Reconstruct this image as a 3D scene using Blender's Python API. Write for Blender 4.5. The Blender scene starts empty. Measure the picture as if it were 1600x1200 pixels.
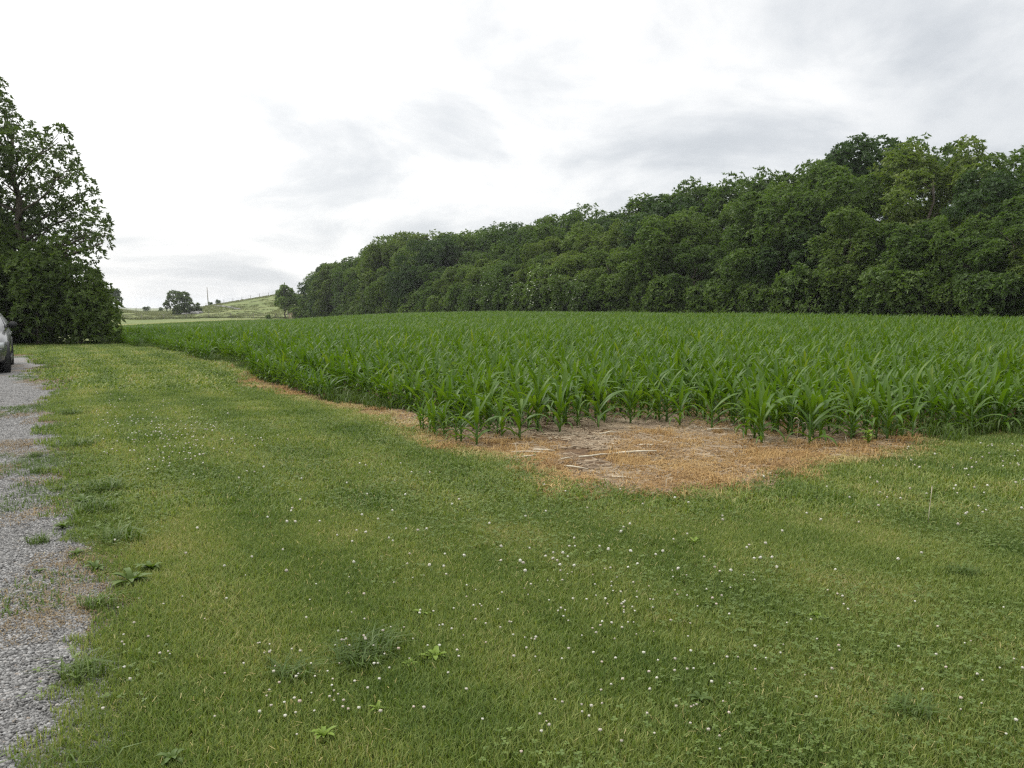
import bpy, math, random
import numpy as np
from mathutils import Vector, Matrix

random.seed(7)
rng = np.random.default_rng(7)
R = math.radians
SC = bpy.context.scene
COL = SC.collection

# ------------------------------------------------------------------ camera
EYE = 1.6
PITCH = R(5.58)
cam_d = bpy.data.cameras.new('camera')
cam_d.sensor_width = 36.0
cam_d.lens = 28.8
cam_d.clip_start = 0.05
cam_d.clip_end = 6000
cam = bpy.data.objects.new('camera', cam_d)
COL.objects.link(cam)
cam.location = (0, 0, EYE)
cam.rotation_euler = (math.pi / 2 - PITCH, 0, 0)
SC.camera = cam

# ------------------------------------------------------------------ sky and sun (bright overcast)
SUN_AZ, SUN_EL = R(-55), R(48)          # azimuth from +Y, negative = to the left
sun_dir = Vector((math.sin(SUN_AZ) * math.cos(SUN_EL), math.cos(SUN_AZ) * math.cos(SUN_EL), math.sin(SUN_EL)))
W = bpy.data.worlds.new('World')
SC.world = W
W.use_nodes = True
nt = W.node_tree
nt.nodes.clear()


def N(tree, typ, **kw):
    n = tree.nodes.new(typ)
    for k, v in kw.items():
        if k == 'ins':
            for kk, vv in v.items():
                n.inputs[kk].default_value = vv
        else:
            setattr(n, k, v)
    return n


def math_node(tree, op, a, b=None, clamp=False):
    n = tree.nodes.new('ShaderNodeMath')
    n.operation = op
    n.use_clamp = clamp
    for i, v in enumerate((a, b)):
        if v is None:
            continue
        if isinstance(v, (int, float)):
            n.inputs[i].default_value = v
        else:
            tree.links.new(v, n.inputs[i])
    return n.outputs[0]


def mix_col(tree, fac, a, b, blend='MIX'):
    n = tree.nodes.new('ShaderNodeMix')
    n.data_type = 'RGBA'
    n.blend_type = blend
    for idx, v in ((0, fac), (6, a), (7, b)):
        if isinstance(v, (int, float)):
            n.inputs[idx].default_value = v
        elif isinstance(v, (tuple, list)):
            n.inputs[idx].default_value = (*v[:3], 1)
        else:
            tree.links.new(v, n.inputs[idx])
    return n.outputs[2]


def ramp(tree, fac, stops):
    n = tree.nodes.new('ShaderNodeValToRGB')
    cr = n.color_ramp
    while len(cr.elements) > 1:
        cr.elements.remove(cr.elements[-1])
    cr.elements[0].position = stops[0][0]
    cr.elements[0].color = (*stops[0][1], 1)
    for p, c in stops[1:]:
        e = cr.elements.new(p)
        e.color = (*c, 1)
    tree.links.new(fac, n.inputs[0])
    return n.outputs[0]


sky = N(nt, 'ShaderNodeTexSky', sky_type='NISHITA')
sky.sun_disc = False
sky.sun_elevation = SUN_EL
sky.sun_rotation = SUN_AZ
sky.air_density = 1.0
sky.dust_density = 2.0
bg_sky = N(nt, 'ShaderNodeBackground', ins={'Strength': 0.10})
nt.links.new(sky.outputs[0], bg_sky.inputs[0])
tc = N(nt, 'ShaderNodeTexCoord')
sep = N(nt, 'ShaderNodeSeparateXYZ')
nt.links.new(tc.outputs['Generated'], sep.inputs[0])
# the cloud layer lies on a plane overhead
den = math_node(nt, 'ADD', math_node(nt, 'MAXIMUM', sep.outputs[2], 0.0), 0.30)
comb = N(nt, 'ShaderNodeCombineXYZ')
nt.links.new(math_node(nt, 'DIVIDE', sep.outputs[0], den), comb.inputs[0])
nt.links.new(math_node(nt, 'DIVIDE', sep.outputs[1], den), comb.inputs[1])
n1 = N(nt, 'ShaderNodeTexNoise', ins={'Scale': 1.7, 'Detail': 10.0, 'Roughness': 0.58, 'Distortion': 0.4})
n2 = N(nt, 'ShaderNodeTexNoise', ins={'Scale': 2.3, 'Detail': 7.0, 'Roughness': 0.55, 'Distortion': 0.2})
off = N(nt, 'ShaderNodeVectorMath', operation='ADD')
off.inputs[1].default_value = (3.1, 7.3, 0.0)
nt.links.new(comb.outputs[0], off.inputs[0])
for n in (n1, n2):
    nt.links.new(off.outputs[0], n.inputs['Vector'])
dot = N(nt, 'ShaderNodeVectorMath', operation='DOT_PRODUCT')
nt.links.new(tc.outputs['Generated'], dot.inputs[0])
dot.inputs[1].default_value = sun_dir
glow = math_node(nt, 'POWER', math_node(nt, 'MAXIMUM', dot.outputs['Value'], 0.0), 1.6)
up2 = math_node(nt, 'POWER', math_node(nt, 'MAXIMUM', sep.outputs[2], 0.0), 2.0)     # overcast skies are brightest overhead
bright = math_node(nt, 'ADD', math_node(nt, 'MULTIPLY', glow, 0.64), 0.59)
bright = math_node(nt, 'ADD', bright, math_node(nt, 'MULTIPLY', up2, 1.0))
mr = N(nt, 'ShaderNodeMapRange', ins={'From Min': 0.36, 'From Max': 0.66, 'To Min': 1.13, 'To Max': 0.83})
mr.interpolation_type = 'SMOOTHSTEP'
nt.links.new(n1.outputs[0], mr.inputs[0])
mr2 = N(nt, 'ShaderNodeMapRange', ins={'From Min': 0.35, 'From Max': 0.65, 'To Min': 1.06, 'To Max': 0.93})
nt.links.new(n2.outputs[0], mr2.inputs[0])
cl = math_node(nt, 'MULTIPLY', mr.outputs[0], mr2.outputs[0])
bright = math_node(nt, 'MULTIPLY', bright, cl)
tint = ramp(nt, bright, [(0.0, (0.88, 0.94, 1.0)), (0.60, (0.905, 0.95, 1.0)), (0.90, (1.0, 1.0, 0.99))])
bg_cl = N(nt, 'ShaderNodeBackground')
nt.links.new(tint, bg_cl.inputs[0])
nt.links.new(bright, bg_cl.inputs[1])
mixs = N(nt, 'ShaderNodeMixShader', ins={0: 0.93})
nt.links.new(bg_sky.outputs[0], mixs.inputs[1])
nt.links.new(bg_cl.outputs[0], mixs.inputs[2])
wo = N(nt, 'ShaderNodeOutputWorld')
nt.links.new(mixs.outputs[0], wo.inputs[0])

sun_d = bpy.data.lights.new('sun', 'SUN')
sun_d.energy = 1.5
sun_d.angle = R(12)
sun_d.color = (1.0, 0.96, 0.9)
sun = bpy.data.objects.new('sun', sun_d)
COL.objects.link(sun)
sun.location = (0, 0, 60)
sun.rotation_euler = sun_dir.to_track_quat('Z', 'Y').to_euler()

SC.render.engine = 'CYCLES'
cy = SC.cycles
cy.max_bounces = 5
cy.diffuse_bounces = 3
cy.glossy_bounces = 2
cy.transmission_bounces = 3
cy.transparent_max_bounces = 4
cy.use_denoising = False
cy.filter_width = 1.3
cy.caustics_reflective = False
cy.caustics_refractive = False
vs = SC.view_settings
vs.view_transform = 'Standard'
vs.look = 'None'
vs.exposure = 0.3
vs.gamma = 1.0
vs.use_curve_mapping = False

# ------------------------------------------------------------------ small maths
F = 1280.0
cp, sp_ = math.cos(PITCH), math.sin(PITCH)


def smooth(a, b, x):
    t = np.clip((np.asarray(x, float) - a) / (b - a), 0, 1)
    return t * t * (3 - 2 * t)


def _hash(i, j, seed):
    h = (i.astype(np.int64) * 374761393 + j.astype(np.int64) * 668265263 + seed * 1274126177) & 0x7fffffff
    h = ((h ^ (h >> 13)) * 1274126177) & 0x7fffffff
    return ((h ^ (h >> 16)) & 0xffff) / 65535.0


def vnoise(x, y, scale=1.0, seed=0):
    x = np.asarray(x, float) * scale
    y = np.asarray(y, float) * scale
    i, j = np.floor(x), np.floor(y)
    fx, fy = x - i, y - j
    fx, fy = fx * fx * (3 - 2 * fx), fy * fy * (3 - 2 * fy)
    a, b = _hash(i, j, seed), _hash(i + 1, j, seed)
    c, d = _hash(i, j + 1, seed), _hash(i + 1, j + 1, seed)
    return (a * (1 - fx) + b * fx) * (1 - fy) + (c * (1 - fx) + d * fx) * fy


def fbm(x, y, scale=1.0, seed=0, oct=3):
    v, amp, tot = 0, 1.0, 0
    for k in range(oct):
        v = v + amp * vnoise(x, y, scale * 2 ** k, seed + k * 17)
        tot += amp
        amp *= 0.5
    return v / tot


# the farm is laid out along the drive: s runs along the drive and the corn rows, t across them
CA, SA = math.cos(R(30)), math.sin(R(30))


def st(x, y):
    return -SA * x + CA * y, CA * x + SA * y


def xy(s, t):
    return -SA * s + CA * t, CA * s + SA * t


ZL_S = [-200, 0, 28, 60, 100, 140, 180, 215, 240]
ZL_Z = [0, 0, 0.0, -0.6, -1.9, -2.9, -3.4, -2.65, -2.2]
ZR_S = [-200, 0, 40, 80, 95, 105, 115, 125, 150, 180, 240]
ZR_Z = [0.1, 0.2, 0.20, 0.12, -0.12, -0.5, -1.1, -1.6, -2.0, -2.3, -1.0]
HU = [-1.2, -0.56, -0.482, -0.449, -0.406, -0.375, -0.344, -0.3125, -0.285, -0.1, 0.2, 0.8]
HZ = [1.5, 1.0, -0.05, -1.1, -0.85, 0.6, 2.05, 3.4, 4.7, 6.0, 6.0, 4.0]


def ground_z(x, y):
    x = np.asarray(x, float)
    y = np.asarray(y, float)
    s, t = st(x, y)
    w = smooth(3, 46, t)
    z = np.interp(s, ZL_S, ZL_Z) * (1 - w) + np.interp(s, ZR_S, ZR_Z) * w
    d = np.maximum(y, 1.0)
    u = np.clip(x / d, -1.2, 0.8)
    hill = np.interp(u, HU, HZ)
    near = smooth(198, 285, s) * (y > 0)
    z = z * (1 - near) + hill * near
    far = smooth(300, 520, s)
    z = z - far * 9.0
    # the wood grows on a gentle rise
    z = z + smooth(55, 95, t) * 2.5 * (s < 300) * smooth(-10, 20, s) * (1 - smooth(150, 200, s))
    z = z + 0.03 * (fbm(x, y, 0.45, 5) - 0.5) + 0.25 * (fbm(x, y, 0.03, 9) - 0.5) * smooth(30, 90, s)
    return z


def at(px, py, it=12):
    """Ground point seen in the bearing of a picture point of the 1600 x 1200 photograph."""
    px = np.asarray(px, float)
    py = np.asarray(py, float)
    u = (px - 800) / F
    v = (600 - py) / F
    dx, dy, dz = u, cp + v * sp_, -sp_ + v * cp
    k = EYE / np.maximum(-dz, 1e-3)
    for _ in range(it):
        z = ground_z(k * dx, k * dy)
        k = (EYE - z) / np.maximum(-dz, 1e-3)
    return k * dx, k * dy


def height_z(py, y):
    """Height above datum of something seen at picture row py, y metres ahead."""
    v = (600 - py) / F
    return EYE + y * (-sp_ + v * cp) / (cp + v * sp_)


# ------------------------------------------------------------------ object helpers
def tag(o, label=None, cat=None, group=None, kind=None):
    if label:
        o['label'] = label
    if cat:
        o['category'] = cat
    if group:
        o['group'] = group
    if kind:
        o['kind'] = kind
    return o


def link(name, me, mat=None, parent=None, loc=None, rot=None, scale=None):
    o = bpy.data.objects.new(name, me)
    COL.objects.link(o)
    if mat is not None and me is not None and len(me.materials) == 0:
        me.materials.append(mat)
    if parent:
        o.parent = parent
    if loc is not None:
        o.location = loc
    if rot is not None:
        o.rotation_euler = rot
    if scale is not None:
        o.scale = scale
    return o


def empty(name, loc, rz=0.0):
    o = bpy.data.objects.new(name, None)
    COL.objects.link(o)
    o.location = loc
    o.rotation_euler = (0, 0, rz)
    o.empty_display_size = 0.2
    return o


def fast_mesh(name, verts, faces, smooth_=False, mat=None):
    """verts (n,3) array, faces (m,k) array of equal-sized polygons."""
    me = bpy.data.meshes.new(name)
    verts = np.ascontiguousarray(verts, dtype=np.float32)
    faces = np.ascontiguousarray(faces, dtype=np.int32)
    m, k = faces.shape
    me.vertices.add(len(verts))
    me.vertices.foreach_set('co', verts.ravel())
    me.loops.add(m * k)
    me.loops.foreach_set('vertex_index', faces.ravel())
    me.polygons.add(m)
    me.polygons.foreach_set('loop_start', np.arange(0, m * k, k, dtype=np.int32))
    if smooth_:
        me.polygons.foreach_set('use_smooth', np.ones(m, dtype=bool))
    me.update(calc_edges=True)
    if mat:
        me.materials.append(mat)
    return me


class MB:
    """Collects polygons of any size into one mesh."""

    def __init__(self):
        self.v, self.f = [], []

    def box(self, c, d, rz=0.0, taper=1.0):
        x, y, z = d[0] / 2, d[1] / 2, d[2] / 2
        b = len(self.v)
        cr, sr = math.cos(rz), math.sin(rz)
        for sz in (-1, 1):
            k = taper if sz > 0 else 1.0
            for sx, sy in ((-1, -1), (1, -1), (1, 1), (-1, 1)):
                px, py = sx * x * k, sy * y * k
                self.v.append((c[0] + px * cr - py * sr, c[1] + px * sr + py * cr, c[2] + sz * z))
        for q in ((0, 3, 2, 1), (4, 5, 6, 7), (0, 1, 5, 4), (1, 2, 6, 5), (2, 3, 7, 6), (3, 0, 4, 7)):
            self.f.append(tuple(b + i for i in q))
        return self

    def tube(self, pts, radii, n=6, cap=True):
        pts = [Vector(p) for p in pts]
        b = len(self.v)
        ref = Vector((0.3, 1, 0.2)).normalized()
        for i, p in enumerate(pts):
            d = (pts[min(i + 1, len(pts) - 1)] - pts[max(i - 1, 0)])
            if d.length < 1e-9:
                d = Vector((0, 0, 1))
            d.normalize()
            a = d.cross(ref)
            if a.length < 1e-3:
                a = d.cross(Vector((1, 0, 0)))
            a.normalize()
            c = d.cross(a)
            for k in range(n):
                th = 2 * math.pi * k / n
                q = p + (a * math.cos(th) + c * math.sin(th)) * radii[i]
                self.v.append(tuple(q))
        for i in range(len(pts) - 1):
            for k in range(n):
                k2 = (k + 1) % n
                self.f.append((b + i * n + k, b + i * n + k2, b + (i + 1) * n + k2, b + (i + 1) * n + k))
        if cap:
            self.f.append(tuple(b + k for k in range(n - 1, -1, -1)))
            e = b + (len(pts) - 1) * n
            self.f.append(tuple(e + k for k in range(n)))
        return self

    def loft(self, rings, closed=True, caps=True):
        b = len(self.v)
        n = len(rings[0])
        for r in rings:
            self.v.extend(tuple(p) for p in r)
        for i in range(len(rings) - 1):
            for k in range(n if closed else n - 1):
                k2 = (k + 1) % n
                self.f.append((b + i * n + k, b + i * n + k2, b + (i + 1) * n + k2, b + (i + 1) * n + k))
        if caps:
            self.f.append(tuple(b + k for k in range(n - 1, -1, -1)))
            e = b + (len(rings) - 1) * n
            self.f.append(tuple(e + k for k in range(n)))
        return self

    def mesh(self, name, mat=None, smooth_=False):
        me = bpy.data.meshes.new(name)
        me.from_pydata(self.v, [], self.f)
        if smooth_:
            me.polygons.foreach_set('use_smooth', np.ones(len(self.f), dtype=bool))
        me.update()
        if mat:
            me.materials.append(mat)
        return me


# ------------------------------------------------------------------ materials
def new_mat(name):
    m = bpy.data.materials.new(name)
    m.use_nodes = True
    t = m.node_tree
    t.nodes.clear()
    out = t.nodes.new('ShaderNodeOutputMaterial')
    return m, t, out


def principled(t, out, col, rough=0.8, spec=0.3, metal=0.0, bump=None):
    p = t.nodes.new('ShaderNodeBsdfPrincipled')
    if isinstance(col, (tuple, list)):
        p.inputs['Base Color'].default_value = (*col[:3], 1)
    else:
        t.links.new(col, p.inputs['Base Color'])
    if isinstance(rough, (int, float)):
        p.inputs['Roughness'].default_value = rough
    else:
        t.links.new(rough, p.inputs['Roughness'])
    p.inputs['Specular IOR Level'].default_value = spec
    p.inputs['Metallic'].default_value = metal
    if bump is not None:
        b = t.nodes.new('ShaderNodeBump')
        b.inputs['Strength'].default_value = bump[1]
        b.inputs['Distance'].default_value = bump[2]
        t.links.new(bump[0], b.inputs['Height'])
        t.links.new(b.outputs[0], p.inputs['Normal'])
    t.links.new(p.outputs[0], out.inputs[0])
    return p


def noise(t, scale, detail=4, rough=0.55, vec=None, world=True, dist=0.0):
    n = t.nodes.new('ShaderNodeTexNoise')
    n.inputs['Scale'].default_value = scale
    n.inputs['Detail'].default_value = detail
    n.inputs['Roughness'].default_value = rough
    n.inputs['Distortion'].default_value = dist
    if vec is None and world:
        vec = t.nodes.new('ShaderNodeNewGeometry').outputs['Position']
    if vec is not None:
        t.links.new(vec, n.inputs['Vector'])
    return n.outputs[0]


def flat_mat(name, col, rough=0.7, spec=0.3, var=0.15, scale=8.0, metal=0.0, bump=0.0):
    m, t, out = new_mat(name)
    n = noise(t, scale, 5)
    lo = tuple(c * (1 - var) for c in col)
    hi = tuple(min(1, c * (1 + var)) for c in col)
    c = ramp(t, n, [(0.3, lo), (0.7, hi)])
    principled(t, out, c, rough, spec, metal, (n, bump, 0.02) if bump else None)
    return m


def foliage(name, stops, trans=0.35, rough=0.5, spec=0.25, wscale=0.6, w_isl=0.45, w_noise=0.4, w_obj=0.15, tcol=(1.15, 1.25, 0.55), stripes=False, wscale2=None):
    """Leaf material: colour varies leaf by leaf, plant by plant and over the ground."""
    m, t, out = new_mat(name)
    geo = t.nodes.new('ShaderNodeNewGeometry')
    oi = t.nodes.new('ShaderNodeObjectInfo')
    n = noise(t, wscale, 4, 0.6, geo.outputs['Position'])
    nn = t.nodes.new('ShaderNodeMapRange')
    nn.inputs['From Min'].default_value = 0.28
    nn.inputs['From Max'].default_value = 0.72
    t.links.new(n, nn.inputs[0])
    f = math_node(t, 'MULTIPLY', geo.outputs['Random Per Island'], w_isl)
    f = math_node(t, 'ADD', f, math_node(t, 'MULTIPLY', nn.outputs[0], w_noise))
    f = math_node(t, 'ADD', f, math_node(t, 'MULTIPLY', oi.outputs['Random'], w_obj))
    if stripes:
        d = t.nodes.new('ShaderNodeVectorMath')
        d.operation = 'DOT_PRODUCT'
        t.links.new(geo.outputs['Position'], d.inputs[0])
        d.inputs[1].default_value = (CA, SA, 0)
        n3 = noise(t, 0.25, 2, 0.5, geo.outputs['Position'])
        ph = math_node(t, 'ADD', math_node(t, 'MULTIPLY', d.outputs['Value'], 6.0), math_node(t, 'MULTIPLY', n3, 7.0))
        sn = math_node(t, 'SINE', ph)
        f = math_node(t, 'ADD', f, math_node(t, 'MULTIPLY', sn, 0.085))
    c = ramp(t, f, stops)
    p = t.nodes.new('ShaderNodeBsdfPrincipled')
    p.inputs['Roughness'].default_value = rough
    p.inputs['Specular IOR Level'].default_value = spec
    t.links.new(c, p.inputs['Base Color'])
    tr = t.nodes.new('ShaderNodeBsdfTranslucent')
    tcn = mix_col(t, 1.0, c, tcol, 'MULTIPLY')
    t.links.new(tcn, tr.inputs[0])
    mx = t.nodes.new('ShaderNodeMixShader')
    mx.inputs[0].default_value = trans
    t.links.new(p.outputs[0], mx.inputs[1])
    t.links.new(tr.outputs[0], mx.inputs[2])
    t.links.new(mx.outputs[0], out.inputs[0])
    return m


M = {}
M['grass'] = foliage('grass_blades', [(0.0, (0.062, 0.112, 0.024)), (0.30, (0.116, 0.176, 0.038)), (0.52, (0.186, 0.244, 0.060)),
                                     (0.75, (0.278, 0.312, 0.088)), (0.88, (0.38, 0.34, 0.15)), (1.0, (0.46, 0.40, 0.22))],
                     trans=0.3, rough=0.55, wscale=0.7, w_isl=0.48, w_noise=0.38, w_obj=0.16, stripes=True)
M['clover'] = foliage('clover_leaves', [(0.0, (0.07, 0.11, 0.024)), (0.6, (0.12, 0.175, 0.036)), (1.0, (0.17, 0.23, 0.05))], trans=0.25)
M['weed'] = foliage('weed_leaves', [(0.0, (0.055, 0.092, 0.022)), (0.5, (0.092, 0.145, 0.030)), (1.0, (0.15, 0.205, 0.045))], trans=0.3)
M['dandelion'] = foliage('lime_leaves', [(0.0, (0.13, 0.22, 0.025)), (1.0, (0.22, 0.30, 0.04))], trans=0.3)
M['dry'] = foliage('dry_grass', [(0.0, (0.15, 0.088, 0.044)), (0.35, (0.34, 0.207, 0.082)), (0.65, (0.47, 0.315, 0.125)), (1.0, (0.57, 0.44, 0.22))],
                   trans=0.2, rough=0.7, wscale=1.1, tcol=(1, 0.9, 0.7))
M['edge_dry'] = foliage('matted_dead_grass', [(0.0, (0.12, 0.085, 0.05)), (0.5, (0.27, 0.20, 0.105)), (1.0, (0.42, 0.33, 0.18))], trans=0.15, rough=0.8, wscale=1.5, tcol=(1, 0.9, 0.7))
M['pale_dry'] = foliage('pale_dry_grass', [(0.0, (0.26, 0.22, 0.08)), (0.5, (0.42, 0.35, 0.14)), (1.0, (0.54, 0.47, 0.24))], trans=0.2, rough=0.7, wscale=1.1, tcol=(1, 0.95, 0.7))
M['straw'] = foliage('straw_litter', [(0.0, (0.12, 0.085, 0.055)), (0.45, (0.26, 0.195, 0.125)), (0.8, (0.40, 0.33, 0.23)), (1.0, (0.62, 0.56, 0.44))],
                     trans=0.05, rough=0.7, wscale=1.2, tcol=(1, 0.9, 0.7))
M['corn'] = foliage('corn_leaf', [(0.0, (0.036, 0.082, 0.010)), (0.40, (0.066, 0.138, 0.014)), (0.75, (0.102, 0.182, 0.020)), (1.0, (0.19, 0.245, 0.04))],
                    trans=0.36, rough=0.45, spec=0.30, wscale=0.5, w_isl=0.40, w_noise=0.25, w_obj=0.38, tcol=(1.5, 1.45, 0.4))
M['stalk'] = foliage('corn_stalk', [(0.0, (0.06, 0.14, 0.022)), (1.0, (0.12, 0.20, 0.05))], trans=0.05)
M['woods'] = foliage('woodland_leaf', [(0.0, (0.050, 0.088, 0.022)), (0.4, (0.086, 0.142, 0.032)), (0.75, (0.130, 0.192, 0.042)), (1.0, (0.200, 0.255, 0.060))],
                     trans=0.4, rough=0.5, spec=0.3, wscale=0.5, w_isl=0.22, w_noise=0.42, w_obj=0.40)
M['woods_pale'] = foliage('pale_woodland_leaf', [(0.0, (0.075, 0.115, 0.028)), (0.5, (0.125, 0.180, 0.038)), (1.0, (0.220, 0.265, 0.060))],
                          trans=0.4, rough=0.5, spec=0.3, wscale=0.5, w_isl=0.3, w_noise=0.4, w_obj=0.3)
M['woods_dark'] = foliage('dark_woodland_leaf', [(0.0, (0.034, 0.066, 0.022)), (0.5, (0.060, 0.108, 0.032)), (1.0, (0.105, 0.158, 0.046))],
                          trans=0.35, rough=0.5, spec=0.3, wscale=0.5, w_isl=0.3, w_noise=0.4, w_obj=0.3)
M['bush'] = foliage('bush_leaf', [(0.0, (0.055, 0.082, 0.030)), (0.5, (0.088, 0.130, 0.040)), (1.0, (0.135, 0.185, 0.052))],
                    trans=0.4, rough=0.5, wscale=0.5, w_isl=0.5, w_noise=0.5, w_obj=0.0)
M['thicket'] = foliage('thicket_leaf', [(0.0, (0.058, 0.090, 0.026)), (0.5, (0.100, 0.150, 0.036)), (1.0, (0.165, 0.220, 0.052))], trans=0.4, rough=0.5, wscale=0.8, w_isl=0.4, w_noise=0.6, w_obj=0.0)
M['blossom'] = foliage('cream_blossom', [(0.0, (0.34, 0.38, 0.27)), (1.0, (0.56, 0.58, 0.46))], trans=0.2, tcol=(1, 1, 0.9))
M['bark'] = flat_mat('bark', (0.12, 0.10, 0.08), 0.9, 0.1, 0.4, 6.0, bump=0.6)
M['bark_pale'] = flat_mat('pale_bark', (0.22, 0.20, 0.17), 0.9, 0.1, 0.35, 5.0, bump=0.6)
M['flower'] = foliage('clover_flower_head', [(0.0, (0.42, 0.37, 0.30)), (0.4, (0.56, 0.53, 0.44)), (1.0, (0.66, 0.65, 0.56))], trans=0.15, tcol=(1, 1, 0.95), w_isl=0, w_noise=0, w_obj=1.0)
M['flower_pink'] = foliage('faded_flower_head', [(0.0, (0.50, 0.40, 0.33)), (1.0, (0.62, 0.54, 0.46))], trans=0.15, tcol=(1, 0.95, 0.9), w_isl=0, w_noise=0, w_obj=1.0)


def gravel_mat():
    m, t, out = new_mat('gravel_bed')
    geo = t.nodes.new('ShaderNodeNewGeometry')
    v = t.nodes.new('ShaderNodeTexVoronoi')
    v.inputs['Scale'].default_value = 75.0
    t.links.new(geo.outputs['Position'], v.inputs['Vector'])
    sepc = t.nodes.new('ShaderNodeSeparateColor')
    t.links.new(v.outputs['Color'], sepc.inputs[0])
    stone = ramp(t, sepc.outputs[0], [(0.0, (0.13, 0.126, 0.12)), (0.5, (0.22, 0.215, 0.208)), (1.0, (0.31, 0.305, 0.295))])
    n = noise(t, 1.6, 6, 0.6)
    dirt = mix_col(t, ramp(t, n, [(0.50, (0, 0, 0)), (0.66, (0.75, 0.75, 0.75))]), stone, (0.30, 0.235, 0.16))
    principled(t, out, dirt, 0.85, 0.2, 0, (v.outputs['Distance'], 0.7, 0.02))
    return m


def stone_mat():
    m, t, out = new_mat('gravel_stone')
    geo = t.nodes.new('ShaderNodeNewGeometry')
    oi = t.nodes.new('ShaderNodeObjectInfo')
    c = ramp(t, geo.outputs['Random Per Island'], [(0.0, (0.12, 0.117, 0.112)), (0.45, (0.195, 0.192, 0.185)), (0.80, (0.275, 0.271, 0.262)), (0.93, (0.40, 0.396, 0.385)), (1.0, (0.27, 0.225, 0.18))])
    n = noise(t, 60, 3)
    c = mix_col(t, 0.5, c, ramp(t, n, [(0.3, (0.7, 0.7, 0.7)), (0.7, (1, 1, 1))]), 'MULTIPLY')
    principled(t, out, c, 0.8, 0.3)
    return m


def ground_mat(name, stops, scale, bump=0.5, bscale=14.0, rough=0.95, scale2=None):
    m, t, out = new_mat(name)
    n = noise(t, scale, 8, 0.62, dist=0.3)
    if scale2:
        nb = noise(t, scale2, 5, 0.6)
        n = math_node(t, 'ADD', math_node(t, 'MULTIPLY', n, 0.55), math_node(t, 'MULTIPLY', nb, 0.45))
    c = ramp(t, n, stops)
    h = noise(t, bscale, 6, 0.65)
    principled(t, out, c, rough, 0.1, 0, (h, bump, 0.06))
    return m


M['gravel_bed'] = gravel_mat()
M['stone'] = stone_mat()
M['lawn'] = ground_mat('lawn_thatch', [(0.3, (0.055, 0.075, 0.02)), (0.5, (0.085, 0.11, 0.028)), (0.7, (0.15, 0.14, 0.055))], 2.2, 0.8, 30)
M['soil'] = ground_mat('corn_soil', [(0.3, (0.075, 0.048, 0.030)), (0.5, (0.13, 0.080, 0.048)), (0.7, (0.20, 0.13, 0.075))], 2.5, 0.9, 16)
M['patch'] = ground_mat('bare_patch_soil', [(0.34, (0.07, 0.048, 0.034)), (0.46, (0.15, 0.098, 0.060)), (0.56, (0.235, 0.155, 0.085)), (0.70, (0.32, 0.225, 0.125))], 1.6, 0.9, 22, scale2=9.0)
M['pasture'] = ground_mat('pasture_grass', [(0.28, (0.120, 0.145, 0.060)), (0.45, (0.150, 0.185, 0.068)), (0.60, (0.195, 0.210, 0.090)), (0.78, (0.25, 0.22, 0.120))], 0.055, 0.9, 1.6, scale2=0.35)
M['hay'] = ground_mat('mown_strip_grass', [(0.3, (0.17, 0.19, 0.055)), (0.5, (0.23, 0.225, 0.08)), (0.7, (0.30, 0.25, 0.12))], 0.12, 0.5, 2.0)
M['lane'] = flat_mat('lane_gravel', (0.33, 0.32, 0.31), 0.9, 0.1, 0.2, 1.5)
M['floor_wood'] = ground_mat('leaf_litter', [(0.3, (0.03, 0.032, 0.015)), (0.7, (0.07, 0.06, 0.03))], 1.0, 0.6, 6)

# ------------------------------------------------------------------ layout of the surfaces
FRONT_PX = [(-400, 690), (690, 694), (740, 697), (800, 688), (870, 676), (940, 668), (1000, 662), (1060, 662), (1110, 672), (1190, 692), (1265, 694), (1330, 692), (1400, 690), (1500, 684), (1600, 678), (1800, 672)]
FRX, FRY = [], []
for a, b in FRONT_PX[1:]:
    X, Y = at(a, b)
    FRX.append(float(X))
    FRY.append(float(Y))
FRX.append(60.0)
FRY.append(FRY[-1] + 4.0)


def corn_left(s):
    return 4.12 + 0.22 * (vnoise(s, 0 * s, 0.35, 3) - 0.5) * 2 + 0.9 * smooth(14, 8, s) * 0 - 0.7 * smooth(22, 45, s)


def in_corn(x, y):
    s, t = st(x, y)
    fy = np.interp(x, FRX, FRY)
    return (t > corn_left(s)) & (y > fy) & (t < 50.5) & (s < 178 + 6 * (vnoise(t, s * 0, 0.08, 4) - 0.5))


PATCH_PX = [(590, 640), (660, 680), (710, 702), (770, 714), (820, 727), (850, 748), (900, 766), (1000, 774), (1100, 772), (1180, 757), (1230, 738), (1300, 722), (1380, 713), (1435, 704),
            (1455, 694), (1440, 670), (1300, 630), (1000, 630), (800, 640), (700, 650), (600, 630)]
PP = np.array([[float(c) for c in at(a, b)] for a, b in PATCH_PX])


def poly_dist(x, y, P):
    """Signed distance to a polygon, positive inside."""
    x = np.asarray(x, float)
    y = np.asarray(y, float)
    best = np.full(x.shape, 1e9)
    inside = np.zeros(x.shape, bool)
    n = len(P)
    for i in range(n):
        ax, ay = P[i]
        bx, by = P[(i + 1) % n]
        ex, ey = bx - ax, by - ay
        k = np.clip(((x - ax) * ex + (y - ay) * ey) / (ex * ex + ey * ey + 1e-12), 0, 1)
        best = np.minimum(best, np.hypot(x - ax - k * ex, y - ay - k * ey))
        cond = ((ay > y) != (by > y)) & (x < (bx - ax) * (y - ay) / (by - ay + 1e-12) + ax)
        inside ^= cond
    return np.where(inside, best, -best)


def patch_d(x, y):
    return poly_dist(x, y, PP) + 0.30 * (fbm(x, y, 1.5, 21) - 0.5) + 0.1 * (vnoise(x, y, 7, 22) - 0.5)


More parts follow.
